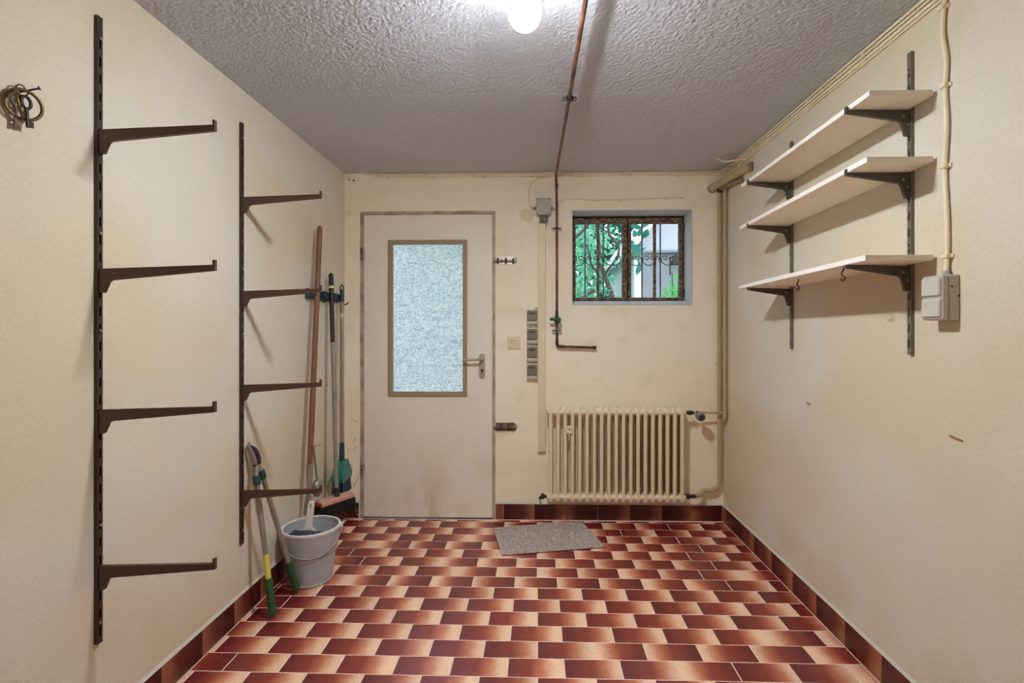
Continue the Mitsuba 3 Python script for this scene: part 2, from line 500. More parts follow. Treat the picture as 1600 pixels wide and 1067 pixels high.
# ------------------------------------------------------------------ door
dk = thing('door_1', 'beige flush door with a tall frosted pane and lever handle', 'door', kind='structure')
x0, x1, _, z1 = door_hole
fr = 0.020
frame = Polygon([(x0, 0.0), (x0 + fr, 0.0), (x0 + fr, z1 - 0.019), (x1 - 0.016, z1 - 0.019), (x1 - 0.016, 0.0), (x1, 0.0), (x1, z1), (x0, z1)])
obj('frame', prism(frame, D - 0.002, D + 0.09), 'm_frame', dk, smooth=False)
lx0, lx1, lz0, lz1 = -1.1135, -0.284, 0.010, 1.950
gx0, gx1, gz0, gz1 = -0.924, -0.474, 0.815, 1.759
leaf = sbox(lx0, lz0, lx1, lz1).difference(sbox(gx0 - 0.012, gz0 - 0.012, gx1 + 0.012, gz1 + 0.012))
lf = obj('leaf', prism(leaf, D + 0.004, D + 0.044), 'm_door', dk, smooth=False)
obj('seam', cbox(-0.677, -0.6755, D + 0.0034, D + 0.0045, 0.012, 0.19, 0.0002), 'm_bead', lf, smooth=False)
bead = []
bx0, bx1, bz0, bz1 = -0.957, -0.446, 0.782, 1.788
for (a, b, c, d) in ((bx0, gx0, bz0, bz1), (gx1, bx1, bz0, bz1)):
    bead.append(cbox(a, b, D - 0.006, D + 0.016, c, d, 0.004))
for (c, d) in ((bz0, gz0), (gz1, bz1)):
    bead.append(cbox(bx0, bx1, D - 0.0055, D + 0.016, c, d, 0.004))
obj('glazing_bead', M(*bead), 'm_bead', dk, smooth=False)
pv = np.array([[gx0 - 0.008, D + 0.022, gz0 - 0.008], [gx1 + 0.008, D + 0.022, gz0 - 0.008], [gx1 + 0.008, D + 0.022, gz1 + 0.008], [gx0 - 0.008, D + 0.022, gz1 + 0.008]])
obj('pane', trimesh.Trimesh(pv, [[0, 1, 2], [0, 2, 3]], process=False), 'm_doorglass', dk, label='frosted textured glass pane', smooth=False)
for zc in (1.698, 0.305):
    h = obj('hinge', cyl((-1.124, D - 0.008, zc - 0.043), (-1.124, D - 0.008, zc + 0.043), 0.0075, 12), 'm_rust', dk)
    obj('cap', M(sph((-1.124, D - 0.008, zc - 0.043), 0.0078, 1), sph((-1.124, D - 0.008, zc + 0.043), 0.0078, 1), cbox(-1.127, -1.106, D - 0.004, D + 0.004, zc - 0.04, zc + 0.04, 0.001)), 'm_frame', h)
# handle plate
plate = sbox(-0.369, 0.921, -0.332, 1.040).union(Polygon([(-0.3505 + 0.0185 * math.cos(t), 1.040 + 0.0185 * math.sin(t)) for t in np.linspace(0, 2 * np.pi, 24)])).union(
    Polygon([(-0.3505 + 0.0185 * math.cos(t), 0.921 + 0.0185 * math.sin(t)) for t in np.linspace(0, 2 * np.pi, 24)]))
hp = obj('handle', M(prism(plate, D - 0.006, D + 0.004)), 'm_chrome', dk, label='brushed metal handle plate', smooth=30)
obj('lever', M(tube(rounded([(-0.350, D - 0.004, 1.025), (-0.350, D - 0.055, 1.025), (-0.462, D - 0.052, 1.021)], 0.02), 0.0075, 12), cyl((-0.350, D - 0.004, 1.025), (-0.350, D - 0.018, 1.025), 0.013)), 'm_chrome', hp, smooth=40)
kh = M(cyl((-0.350, D - 0.0075, 0.952), (-0.350, D - 0.004, 0.952), 0.0075, 14), cbox(-0.353, -0.347, D - 0.0075, D - 0.004, 0.932, 0.950, 0.0005))
obj('keyhole', kh, 'm_black', hp, smooth=False)
obj('screw', M(cyl((-0.350, D - 0.0075, 0.912), (-0.350, D - 0.004, 0.912), 0.0035, 10), cyl((-0.350, D - 0.0075, 0.99), (-0.350, D - 0.004, 0.99), 0.0035, 10)), 'm_steel', hp, smooth=False)

# two sliding bolts on the wall beside the door
for i, (zc, txt) in enumerate(((1.655, 'pale metal slide bolt on the wall above the light switch, right of the door'), (0.592, 'rusty metal slide bolt on the wall low beside the door'))):
    t = thing('slide_bolt', txt, 'door bolt')
    mt = 'm_chrome' if i == 0 else 'm_rust'
    obj('plate', cbox(-0.262, -0.140, D - 0.004, D, zc - 0.026, zc + 0.026, 0.001), mt, t, smooth=False)
    obj('rod', cyl((-0.275, D - 0.013, zc - 0.006), (-0.135, D - 0.013, zc - 0.006), 0.0065, 12), 'm_rust' if i else 'm_steel', t)
    for xx in (-0.248, -0.196, -0.150):
        obj('guide', cbox(xx - 0.006, xx + 0.006, D - 0.022, D - 0.002, zc - 0.022, zc + 0.013, 0.003), 'm_rust' if i else 'm_darksteel', t, smooth=False)
    obj('knob', cyl((-0.222, D - 0.035, zc - 0.004), (-0.222, D - 0.010, zc - 0.004), 0.006, 12), 'm_darksteel', t)
    obj('end_loop', tube([(-0.14 + 0.012 * math.sin(a), D - 0.004, zc + 0.018 * math.cos(a)) for a in np.linspace(0, math.pi, 9)], 0.0025, 8), mt, t, smooth=40)

# ------------------------------------------------------------------ window, set back in a deep pale reveal
wk = thing('window_1', 'two-sash rusty steel window in a pale blue-grey reveal', 'window', kind='structure')
wx0, wx1, wz0, wz1 = win_hole
RY = D + 0.16
ins = 0.004
sill = trimesh.convex.convex_hull(np.array([[x, y, z] for x in (wx0, wx1) for (y, z) in ((D - 0.0015, wz0 - 0.004), (RY + 0.06, wz0 - 0.004), (RY + 0.06, wz0 + 0.036), (RY, wz0 + 0.034), (D - 0.0015, wz0 + 0.003))]))
top = cbox(wx0, wx1, D - 0.0015, RY + 0.06, wz1 - 0.004, wz1 + 0.002, 0.0005)
side_r = cbox(wx1 - 0.004, wx1 + 0.002, D - 0.0015, RY + 0.06, wz0, wz1, 0.0005)
side_l = cbox(wx0 - 0.002, wx0 + 0.003, D - 0.0015, RY + 0.06, wz0, wz1, 0.0005)
obj('reveal', M(sill, top, side_r, side_l), 'm_reveal', wk, label='pale blue-grey painted reveal and sloping sill', smooth=False)
fz0, fz1 = 1.404, 1.966
fx0, fx1 = 0.228, 0.979
outer = sbox(fx0, fz0, fx1, fz1).difference(sbox(fx0 + 0.012, fz0 + 0.012, 0.597, fz1 - 0.016)).difference(sbox(0.607, fz0 + 0.012, fx1 - 0.014, fz1 - 0.016))
obj('frame', prism(outer, RY, RY + 0.045), 'm_darkframe', wk, smooth=False)
for (a, b, g0, g1, bar) in ((0.240, 0.598, 0.259, 0.569, 0.409), (0.609, 0.966, 0.627, 0.944, 0.784)):
    ring = sbox(a, fz0 + 0.006, b, fz1 - 0.012).difference(sbox(g0, 1.426, g1, 1.920))
    s = obj('sash', prism(ring, RY - 0.012, RY + 0.022), 'm_rust', wk, smooth=False)
    obj('glazing_bar', cbox(bar - 0.008, bar + 0.008, RY - 0.010, RY + 0.020, 1.424, 1.922, 0.002), 'm_rust', s, smooth=False)
    gv = np.array([[g0 - 0.005, RY + 0.010, 1.42], [g1 + 0.005, RY + 0.010, 1.42], [g1 + 0.005, RY + 0.010, 1.925], [g0 - 0.005, RY + 0.010, 1.925]])
    obj('pane', trimesh.Trimesh(gv, [[0, 1, 2], [0, 2, 3]], process=False), 'm_clearglass', s, smooth=False)
lat = M(cbox(0.583, 0.606, RY - 0.022, RY - 0.010, 1.675, 1.725, 0.003), tr(cbox(-0.008, 0.008, -0.014, 0, -0.065, 0.010, 0.004), (0.590, RY - 0.018, 1.700), ry=12), cyl((0.594, RY - 0.036, 1.70), (0.594, RY - 0.018, 1.70), 0.008))
obj('latch', lat, 'm_rust', wk, label='rusty turning latch between the sashes')
for zc in (1.895, 1.455):
    obj('hinge', M(cyl((0.972, RY - 0.016, zc - 0.022), (0.972, RY - 0.016, zc + 0.022), 0.006, 10), cbox(0.966, 0.979, RY - 0.012, RY, zc - 0.018, zc + 0.018, 0.001)), 'm_darkframe', wk)

# wrought-iron grille outside the window
gk = thing('window_grille', 'blue-grey wrought iron window grille with scrolls outside the panes', 'window grille')
GY = D + 0.325
SC = 0.00069
for xb in (0.338, 0.465, 0.735, 0.862):
    obj('bar', cyl((xb, GY, 1.30), (xb, GY, 2.05), 0.0055, 8), 'm_grille', gk)
for zr in (1.33, 2.02):
    obj('rail', cbox(0.10, 1.08, GY - 0.004, GY + 0.004, zr - 0.010, zr + 0.010, 0.002), 'm_grille', gk, smooth=False)


def spline(pts, n=28):
    from scipy.interpolate import splprep, splev
    p = np.array(pts, float).T
    tck, _ = splprep(p, s=0, k=3)
    return np.array(splev(np.linspace(0, 1, n), tck)).T


big = [(0, 0), (42, -45), (102, -58), (162, -35), (177, 0), (162, 35), (137, 36), (124, 15), (142, 0), (152, 12)]
small = [(3, -4), (22, 28), (44, 36), (64, 20), (56, -2), (38, 4), (44, 16)]
for xb, zb in ((0.338, 1.703), (0.465, 1.703), (0.735, 1.702), (0.862, 1.702)):
    for sgn in ((1, -1) if xb in (0.338, 0.735) else (1,)):
        k = 0.70 if (sgn < 0 or xb in (0.338, 0.735)) else 1.0
        pts = [(xb + sgn * SC * k * a, GY, zb + SC * b) for a, b in spline(big)]
        obj('scroll', tube(pts, 0.0032, 6), 'm_grille', gk, smooth=40)
    for sgn in (1, -1):
        pts = [(xb + sgn * SC * a, GY - 0.003, zb + SC * b) for a, b in spline(small)]
        obj('scroll', tube(pts, 0.0032, 6), 'm_grille', gk, smooth=40)
    obj('collar', cbox(xb - 0.010, xb + 0.010, GY - 0.010, GY + 0.010, zb - 0.012, zb + 0.012, 0.004), 'm_grille', gk, smooth=False)

# ------------------------------------------------------------------ ceiling lamp
lk = thing('ceiling_lamp', 'glowing white oval ceiling lamp at the top of the picture', 'ceiling lamp')
LX, LY0, LY1, LR, LZ = -0.037, 1.425, 1.520, 0.0505, CH - 0.052
prof = []
cap_n = 10
m = trimesh.creation.capsule(height=LY1 - LY0, radius=LR, count=[20, 24])
m.apply_translation([0, 0, -m.bounds[:, 2].mean()])
m = tr(m, (LX, (LY0 + LY1) / 2, LZ), rx=90)
ZS = CH - 0.081
dome = trimesh.intersections.slice_mesh_plane(m, [0, 0, -1], [0, 0, ZS])
skirt_ = trimesh.intersections.slice_mesh_plane(trimesh.intersections.slice_mesh_plane(m, [0, 0, 1], [0, 0, ZS]), [0, 0, -1], [0, 0, CH - 0.036])  # upper glass split off and dimmed only to lessen glow on the ceiling
for nm, part, k, tx in (('glass_dome', dome, 1.0, 'glowing opal glass dome'), ('dimmed_skirt', skirt_, 0.06, 'upper band of the opal glass, dimmed to spare the ceiling')):
    nrm = part.vertices - np.stack([np.full(len(part.vertices), LX), np.clip(part.vertices[:, 1], LY0, LY1), np.full(len(part.vertices), LZ)], 1)
    scene[f'{lk}__{nm}'] = mikit.ply(part, 'm_white', smooth=True, emitter={'type': 'area', 'radiance': {'type': 'rgb', 'value': [float(v) for v in LAMP * k]}})
    note(f'{lk}__{nm}', tx)
b = trimesh.creation.capsule(height=LY1 - LY0, radius=0.0515, count=[22, 32])
b.apply_translation([0, 0, -b.bounds[:, 2].mean()])
b = tr(b, (LX, (LY0 + LY1) / 2, CH - 0.006), rx=90)
b.vertices[:, 2] = np.clip(b.vertices[:, 2], CH - 0.036, CH)
obj('base', b, 'm_white', lk)

# ------------------------------------------------------------------ copper water pipe
wp = thing('water_pipe', 'thin brown copper water pipe along the ceiling and down the back wall', 'pipe')
PW = D - 0.032
run = rounded([(0.163, YF + 0.02, CH - 0.026), (0.146, 1.47, CH - 0.026), (0.138, 2.13, CH - 0.026), (0.121, PW, CH - 0.030), (0.126, PW, 2.0), (0.126, PW, 1.295)], 0.030, 6)
obj('long_run', tube(run, 0.0078, 12), 'm_copper', wp, smooth=50)
low = rounded([(0.126, PW, 1.255), (0.128, PW, 1.106), (0.368, PW, 1.099)], 0.022, 6)
obj('stub', tube(low, 0.0078, 12), 'm_copperdark', wp, smooth=50)
obj('end_cap', M(cyl((0.352, PW, 1.0995), (0.374, PW, 1.0988), 0.0105, 14)), 'm_copperdark', wp)
obj('elbow', M(tube(rounded([(0.127, PW, 1.150), (0.128, PW, 1.106), (0.170, PW, 1.105)], 0.024, 6), 0.0098, 12)), 'm_copperdark', wp, smooth=50)
for zz in (2.12, 1.318):
    obj('sleeve', cyl((0.1255, PW, zz - 0.012), (0.1255, PW, zz + 0.012), 0.0095, 14), 'm_copperdark', wp)
v = M(cyl((0.126, PW, 1.250), (0.126, PW, 1.300), 0.013, 14), sph((0.126, PW - 0.002, 1.274), 0.019, 2), cyl((0.126, PW - 0.005, 1.272), (0.126, PW - 0.035, 1.275), 0.009))
obj('valve_body', v, 'm_green', wp, label='green stop valve')
obj('valve_lever', M(cbox(0.082, 0.140, PW - 0.047, PW - 0.032, 1.268, 1.286, 0.004), cbox(0.128, 0.150, PW - 0.046, PW - 0.034, 1.255, 1.286, 0.003)), 'm_green', wp, smooth=False)
obj('coupling', M(cyl((0.127, PW, 1.195), (0.127, PW, 1.222), 0.014, 6)), 'm_steel', wp, smooth=False)
for (zz) in (1.850, 1.205):
    c = obj('clamp', M(tube([(0.126 + 0.0115 * math.cos(a), PW + 0.0115 * math.sin(a), zz) for a in np.linspace(0, 2 * np.pi, 17)], 0.004, 8), cyl((0.126, PW + 0.010, zz), (0.126, D, zz), 0.004, 8)), 'm_darksteel', wp, smooth=40)
    obj('screw', M(sph((0.103, PW, zz), 0.008, 1), sph((0.149, PW, zz), 0.008, 1)), 'm_steel', c, smooth=True)
c = obj('clamp', M(tube([(0.139 + 0.0125 * math.cos(a), 2.13, CH - 0.026 + 0.0125 * math.sin(a)) for a in np.linspace(0, 2 * np.pi, 17)], 0.0045, 8), cyl((0.139, 2.13, CH - 0.016), (0.139, 2.13, CH), 0.005, 8)), 'm_darksteel', wp, smooth=40)
for s in (-1, 1):
    obj('wing', tube([(0.139 + s * (0.021 + 0.007 * math.cos(a)), 2.13 + 0.003 * math.sin(a), CH - 0.028 + 0.008 * math.sin(a)) for a in np.linspace(0, 2 * np.pi, 13)], 0.0022, 6), 'm_darksteel', c, smooth=40)

# ------------------------------------------------------------------ electrics on the back wall
jb = thing('junction_box', 'square grey junction box on the back wall left of the copper pipe', 'junction box')
obj('body', cbox(-0.001, 0.087, D - 0.040, D, 1.937, 2.038, 0.006), 'm_boxgrey', jb, smooth=False)
obj('lid', cbox(-0.003, 0.089, D - 0.052, D - 0.038, 1.935, 2.040, 0.005), 'm_boxgrey', jb, smooth=False)
for sx, sz in ((0.006, 2.030), (0.080, 2.030), (0.006, 1.945), (0.080, 1.945)):
    obj('screw', cyl((sx, D - 0.0535, sz), (sx, D - 0.049, sz), 0.004, 10), 'm_greydark', jb)
obj('gland', M(cyl((-0.022, D - 0.02, 1.982), (0.002, D - 0.02, 1.982), 0.010, 12), cyl((0.085, D - 0.02, 1.980), (0.103, D - 0.02, 1.980), 0.010, 12)), 'm_pipeend', jb)
obj('cable_tail', M(*[tube(rounded([(x, D - 0.02, 1.940), (x + 0.002, D - 0.022, 1.91), (x2, D - 0.016, 1.870)], 0.02), 0.0065, 8) for x, x2 in ((0.022, 0.024), (0.036, 0.034), (0.052, 0.044), (0.064, 0.052))]), 'm_socketflap', jb, smooth=50)
obj('cover_disk', tr(lathe([(0, 0.006), (0.036, 0.006), (0.0415, 0.003), (0.042, 0), (0, 0)], 40), (-0.064, D, 1.9425), rx=90), 'm_cream',
    label='round cream blanking cover on the wall beside the junction box', cat='cover plate', smooth=30)
obj('cable_duct', M(cbox(0.006, 0.056, D - 0.030, D, 0.440, 1.884, 0.003)), 'm_cream', label='long cream vertical cable duct between switches and radiator', cat='cable duct', smooth=False)
where = ['topmost of the four grey flap sockets stacked beside the cable duct', 'second from top of the four grey flap sockets beside the cable duct',
         'third from top of the four grey flap sockets beside the cable duct', 'lowest of the four grey flap sockets stacked beside the cable duct']
for i, (za, zb) in enumerate(((1.244, 1.339), (1.124, 1.224), (1.011, 1.111), (0.899, 0.999))):
    t = thing('flap_socket', where[i], 'socket', 'flap sockets beside the cable duct')
    obj('body', cbox(-0.064, 0.0055, D - 0.040, D, za, zb, 0.005), 'm_socketgrey', t, smooth=False)
    fl = obj('flap', cbox(-0.0605, 0.0025, D - 0.050, D - 0.038, za + 0.024, zb - 0.012, 0.005), 'm_socketflap', t, label='dark grey hinged flap', smooth=False)
    obj('grip', cbox(-0.050, -0.012, D - 0.054, D - 0.048, zb - 0.030, zb - 0.022, 0.002), 'm_greydark', fl, smooth=False)
    obj('hinge', cbox(-0.062, 0.004, D - 0.046, D - 0.036, zb - 0.011, zb - 0.002, 0.003), 'm_socketgrey', t, smooth=False)
    obj('cable_tail', tube(rounded([(-0.020, D - 0.012, zb - 0.002), (-0.016, D - 0.012, zb + 0.010), (0.0055, D - 0.012, zb + 0.014)], 0.012), 0.0045, 8), 'm_cable', t, smooth=50)
ls = thing('light_switch', 'square cream light switch on the wall right of the door handle', 'light switch')
obj('plate', cbox(-0.187, -0.105, D - 0.010, D, 1.088, 1.169, 0.003), 'm_cream', ls, smooth=False)
obj('rocker', cbox(-0.176, -0.116, D - 0.0135, D - 0.008, 1.099, 1.158, 0.003), 'm_cream', ls, smooth=False)
wnd = sbox(-0.161, 1.116, -0.133, 1.144).difference(sbox(-0.158, 1.119, -0.136, 1.141))
obj('window_mark', prism(wnd, D - 0.0145, D - 0.012), 'm_bead', ls, smooth=False)

# cables
obj('cable', tube(spline([(-0.020, D - 0.020, 1.983), (-0.046, D - 0.010, 2.000), (-0.050, D - 0.005, 2.05), (-0.046, D - 0.005, 2.12), (-0.020, D - 0.006, 2.160), (0.03, D - 0.008, 2.180), (0.10, D - 0.008, 2.186)]), 0.0042, 8), 'm_cable',
    label='thin cable rising from junction box to the ceiling edge', cat='cable', smooth=50)
ck = thing('cable', 'thin cable running right from junction box above the window', 'cable')
obj('sheath', tube(spline([(0.100, D - 0.020, 1.980), (0.130, D - 0.008, 1.985), (0.155, D - 0.005, 2.025), (0.185, D - 0.005, 2.040), (0.32, D - 0.005, 2.036), (0.45, D - 0.005, 2.036), (0.60, D - 0.005, 2.038), (0.75, D - 0.005, 2.044), (0.926, D - 0.005, 2.046)], 40), 0.0035, 8), 'm_cable', ck, smooth=50)
for xc, zc in ((0.23, 2.038), (0.53, 2.035), (0.82, 2.043), (0.92, 2.046)):
    obj('clip', cbox(xc - 0.005, xc + 0.005, D - 0.011, D, zc - 0.008, zc + 0.004, 0.001), 'm_cream', ck, smooth=False)


def wavy(x0_, x1_, y, z, amp, seed, n=46):
    r = np.random.default_rng(seed)
    xs_ = np.linspace(x0_, x1_, n)
    dz = amp * np.interp(np.arange(n), np.arange(0, n + 4, 4), r.uniform(-1, 1, len(np.arange(0, n + 4, 4))))
    return xs_, z + dz


for i, (zc, r, xa, tx) in enumerate(((CH - 0.0085, 0.0045, -1.10, 'cable tucked against the ceiling along the back wall, upper of two'), (CH - 0.026, 0.0042, -1.04, 'cable along the top of the back wall, lower of two'))):
    ck = thing('cable', tx, 'cable')
    xs_, zs_ = wavy(xa, 1.13, D, zc, 0.0025, 11 + i)
    pts = [(x, D - 0.0065, z) for x, z in zip(xs_, zs_)]
    pts += [(1.155, D - 0.02, zc + 0.001), (1.168, D - 0.06, zc + 0.002), (1.170, D - 0.16, zc + 0.001)]
    obj('sheath', tube(pts, r, 8), 'm_cable', ck, smooth=50)
    for xc in np.arange(xa + 0.08, 1.1, 0.31):
        z = float(np.interp(xc, xs_, zs_))
        obj('clip', cbox(xc - 0.005, xc + 0.005, D - 0.014, D, z - r - 0.003, min(z + r + 0.002, CH - 0.0003), 0.001), 'm_mortar', ck, smooth=False)
for i, (dz, r) in enumerate(((0.0085, 0.0048), (0.0245, 0.004), (0.0415, 0.0048), (0.0540, 0.0038))):
    tx = ['uppermost of four cables along the top of the right wall', 'second highest of four cables along the top of the right wall', 'third highest of four cables along the top of the right wall', 'lowest of four cables along the top of the right wall'][i]
    ck = thing('cable', tx, 'cable', 'cables along the top of the right wall')
    ys_, zs_ = wavy(YF + 0.02, 2.98 - 0.02 * i, 0, CH - dz, 0.0016, 31 + i)
    obj('sheath', tube([(XR - r - 0.001, y, z) for y, z in zip(ys_, zs_)], r, 8), 'm_cable', ck, smooth=50)
    if i in (1, 3):
        for yc in np.arange(0.35, 2.95, 0.37):
            z = float(np.interp(yc, ys_, zs_))
            obj('clip', cbox(XR - 2 * r - 0.004, XR, yc - 0.005, yc + 0.005, z - 0.008, z + 0.013, 0.001), 'm_cream', ck, smooth=False)
ck = thing('cable', 'loose cable end hooked over the corner cables below the ceiling', 'cable')
obj('sheath', tube(spline([(1.03, 2.93, CH - 0.006), (1.055, 2.94, CH - 0.012), (1.08, 2.93, CH - 0.03), (1.12, 2.90, CH - 0.036), (1.16, 2.86, CH - 0.042), (XR - 0.004, 2.82, CH - 0.060)]), 0.005, 8), 'm_cable', ck, smooth=50)

# big vertical cable to the grey socket on the right wall
ck = thing('cable', 'thick cable running down the right wall to the grey twin socket', 'cable')
obj('sheath', tube(spline([(XR - 0.008, 1.475, CH - 0.003), (XR - 0.008, 1.470, 2.13), (XR - 0.009, 1.474, 2.06), (XR - 0.009, 1.462, 1.98), (XR - 0.008, 1.466, 1.90), (XR - 0.009, 1.460, 1.80), (XR - 0.008, 1.467, 1.68), (XR - 0.008, 1.461, 1.55), (XR - 0.008, 1.459, 1.42), (XR - 0.012, 1.459, 1.352)], 60), 0.0062, 10), 'm_cable', ck, smooth=50)
for yc, zc in ((1.473, 2.133), (1.466, 1.905), (1.466, 1.674), (1.459, 1.415)):
    obj('clip', M(cbox(XR - 0.019, XR, yc - 0.011, yc + 0.011, zc - 0.006, zc + 0.006, 0.002), cbox(XR - 0.006, XR, yc - 0.016, yc + 0.02, zc - 0.005, zc + 0.005, 0.001)), 'm_cream', ck, smooth=False)
ts = thing('twin_socket', 'grey surface-mounted twin socket below the thick cable on the right wall', 'socket')
obj('body', cbox(XR - 0.030, XR, 1.425, 1.500, 1.232, 1.360, 0.003), 'm_boxgrey', ts, smooth=False)
obj('cover', cbox(XR - 0.049, XR - 0.029, 1.4255, 1.4995, 1.2325, 1.3595, 0.004), 'm_boxgrey', ts, smooth=False)
for za, zb in ((1.300, 1.352), (1.240, 1.292)):
    obj('flap', cbox(XR - 0.055, XR - 0.047, 1.429, 1.496, za, zb, 0.004), 'm_socketgrey', ts, label='pale hinged flap', smooth=False)
obj('gland', cyl((XR - 0.012, 1.459, 1.356), (XR - 0.012, 1.459, 1.374), 0.010, 12), 'm_boxgrey', ts)
obj('screw', M(cyl((XR - 0.022, 1.4245, 1.326), (XR - 0.022, 1.427, 1.326), 0.003, 8), cyl((XR - 0.004, 1.4245, 1.30), (XR - 0.004, 1.427, 1.30), 0.003, 8)), 'm_black', ts)

# ------------------------------------------------------------------ heating pipes in the right back corner
t = thing('heating_pipe', 'tall beige heating riser in the right corner, bending left above the floor', 'pipe')
obj('riser', tube(rounded([(1.140, D - 0.040, 2.100), (1.140, D - 0.040, 0.215), (1.030, D - 0.045, 0.205), (1.022, D - 0.060, 0.188), (0.975, D - 0.085, 0.186)], 0.06, 7), 0.0135, 12), 'm_pipegrey', t, smooth=50)
obj('bracket', cyl((1.140, D - 0.03, 1.0), (1.140, D, 1.0), 0.006, 8), 'm_pipeend', t)
t = thing('heating_pipe', 'second beige riser tight in the corner, feeding the radiator valve', 'pipe')
obj('riser', tube(rounded([(1.1585, D - 0.080, 2.085), (1.1585, D - 0.080, 0.655), (1.1585, D - 0.04, 0.640)], 0.02), 0.0115, 12), 'm_pipegrey', t, smooth=50)
obj('supply_branch', tube(rounded([(1.1585, D - 0.080, 0.700), (1.08, D - 0.090, 0.700), (0.99, D - 0.095, 0.702)], 0.02), 0.007, 10), 'm_pipegrey', t, smooth=50)
obj('sleeve', M(cyl((1.1585, D - 0.080, 0.678), (1.1585, D - 0.080, 0.722), 0.0135, 12), cyl((1.1585, D - 0.080, 1.005), (1.1585, D - 0.080, 1.015), 0.0135, 12)), 'm_pipegrey', t)
t = thing('duct_pipe', 'thick beige pipe crossing the corner just below the ceiling', 'pipe')
obj('bend', tube(spline([(1.108, D - 0.002, 2.103), (1.110, D - 0.06, 2.105), (1.128, D - 0.16, 2.108), (1.150, D - 0.27, 2.110), (1.165, D - 0.37, 2.108), (XR - 0.002, D - 0.440, 2.100)], 24), 0.0235, 14), 'm_pipegrey', t, smooth=60)
obj('collar', cyl((1.107, D - 0.012, 2.103), (1.107, D, 2.103), 0.027, 16), 'm_pipeend', t)
obj('collar', cyl((XR - 0.014, D - 0.425, 2.102), (XR, D - 0.440, 2.100), 0.026, 16), 'm_pipeend', t)
t = thing('duct_pipe', 'darker pipe bend tucked beneath the thick pipe in the corner', 'pipe')
obj('bend', tube(spline([(1.140, D - 0.045, 2.085), (1.146, D - 0.10, 2.086), (1.156, D - 0.18, 2.080), (XR - 0.010, D - 0.27, 2.070), (XR - 0.002, D - 0.315, 2.062)], 20), 0.014, 12), 'm_pipeend', t, smooth=60)
obj('collar', sph((1.1415, D - 0.050, 2.083), 0.021, 2), 'm_darksteel', t, smooth=True)

# ------------------------------------------------------------------ radiator
rk = thing('radiator', 'cream tubular column radiator below the window', 'radiator')
NY, FY, BY = 19, D - 0.130, D - 0.040
xs_r = np.linspace(0.085, 0.886, NY)
RZ0, RZ1 = 0.155, 0.731
rr_ = 0.0118


def section(x):
    parts = []
    for y in (FY + rr_, BY - rr_):
        parts.append(tube([(x, y, z) for z in (RZ0, RZ0 + 0.004, RZ0 + 0.012, RZ1 - 0.012, RZ1 - 0.004, RZ1)], [0.004, 0.0085, rr_, rr_, 0.0085, 0.004], 12))
    for z in (RZ0 + 0.028, RZ1 - 0.026):
        parts.append(cbox(x - 0.010, x + 0.010, FY + 0.006, BY - 0.006, z - 0.022, z + 0.022, 0.006))
        parts.append(tube([(x - 0.0225, (FY + 0.020), z), (x - 0.010, FY + 0.020, z), (x + 0.010, FY + 0.020, z), (x + 0.0225, FY + 0.020, z)], [0.0165, 0.021, 0.021, 0.0165], 12))
        parts.append(tube([(x - 0.0225, (BY - 0.030), z), (x + 0.0225, BY - 0.030, z)], 0.018, 10))
    return M(*parts)


for x in xs_r:
    sk_ = obj('section', section(x), 'm_radiator', rk, smooth=40)
    obj('web', cbox(x - 0.0078, x + 0.0078, FY + 0.014, BY - 0.014, RZ0 + 0.05, RZ1 - 0.048, 0.003), 'm_webshade', sk_, smooth=False)
obj('bracket', M(cbox(0.20, 0.225, BY - 0.012, D, 0.66, 0.685, 0.002), cbox(0.75, 0.775, BY - 0.012, D, 0.66, 0.685, 0.002), cbox(0.20, 0.225, BY - 0.012, D, 0.20, 0.22, 0.002), cbox(0.75, 0.775, BY - 0.012, D, 0.20, 0.22, 0.002)), 'm_radiator', rk, smooth=False)
mt_ = obj('heat_meter', cbox(0.180, 0.219, FY - 0.012, FY + 0.006, 0.576, 0.625, 0.004), 'm_cream', rk, label='small cream heat meter clipped on the front', smooth=False)
obj('seal', cyl((0.199, FY - 0.014, 0.605), (0.199, FY - 0.010, 0.605), 0.005, 10), 'm_brass', mt_)
obj('end_plug', M(cyl((0.060, FY + 0.02, RZ1 - 0.026), (0.075, FY + 0.02, RZ1 - 0.026), 0.015, 12), cyl((0.064, FY + 0.02, RZ0 + 0.028), (0.075, FY + 0.02, RZ0 + 0.028), 0.015, 12), cyl((0.896, FY + 0.02, RZ1 - 0.026), (0.910, FY + 0.02, RZ1 - 0.026), 0.016, 12), cyl((0.896, FY + 0.02, RZ0 + 0.028), (0.908, FY + 0.02, RZ0 + 0.028), 0.016, 12)), 'm_darkframe', rk)
vb = M(cyl((0.908, FY + 0.03, 0.702), (0.965, FY + 0.03, 0.702), 0.0095, 12), cyl((0.930, FY + 0.03, 0.702), (0.950, FY + 0.03, 0.702), 0.015, 6), cyl((0.985, FY + 0.034, 0.702), (0.985, FY + 0.0, 0.695), 0.012, 12))
obj('supply_valve', vb, 'm_darksteel', rk)
th = lathe([(0, 0), (0.020, 0), (0.026, 0.006), (0.027, 0.030), (0.023, 0.044), (0.018, 0.048), (0, 0.048)], 28)
th_k = obj('thermostat_head', tr(th, (0.987, FY + 0.004, 0.690), rx=96), 'm_socketflap', rk, label='grey thermostat head', smooth=35)
obj('dial', tr(lathe([(0, 0.0475), (0.0185, 0.0475), (0.0175, 0.051), (0, 0.052)], 24), (0.987, FY + 0.004, 0.690), rx=96), 'm_navy', th_k, smooth=35)
obj('return_valve', M(cyl((0.906, FY + 0.04, 0.186), (0.990, FY + 0.045, 0.186), 0.008, 10), cyl((0.915, FY + 0.04, 0.186), (0.940, FY + 0.04, 0.186), 0.016, 6), cyl((0.945, FY + 0.04, 0.186), (0.968, FY + 0.04, 0.186), 0.0125, 12)), 'm_darksteel', rk)
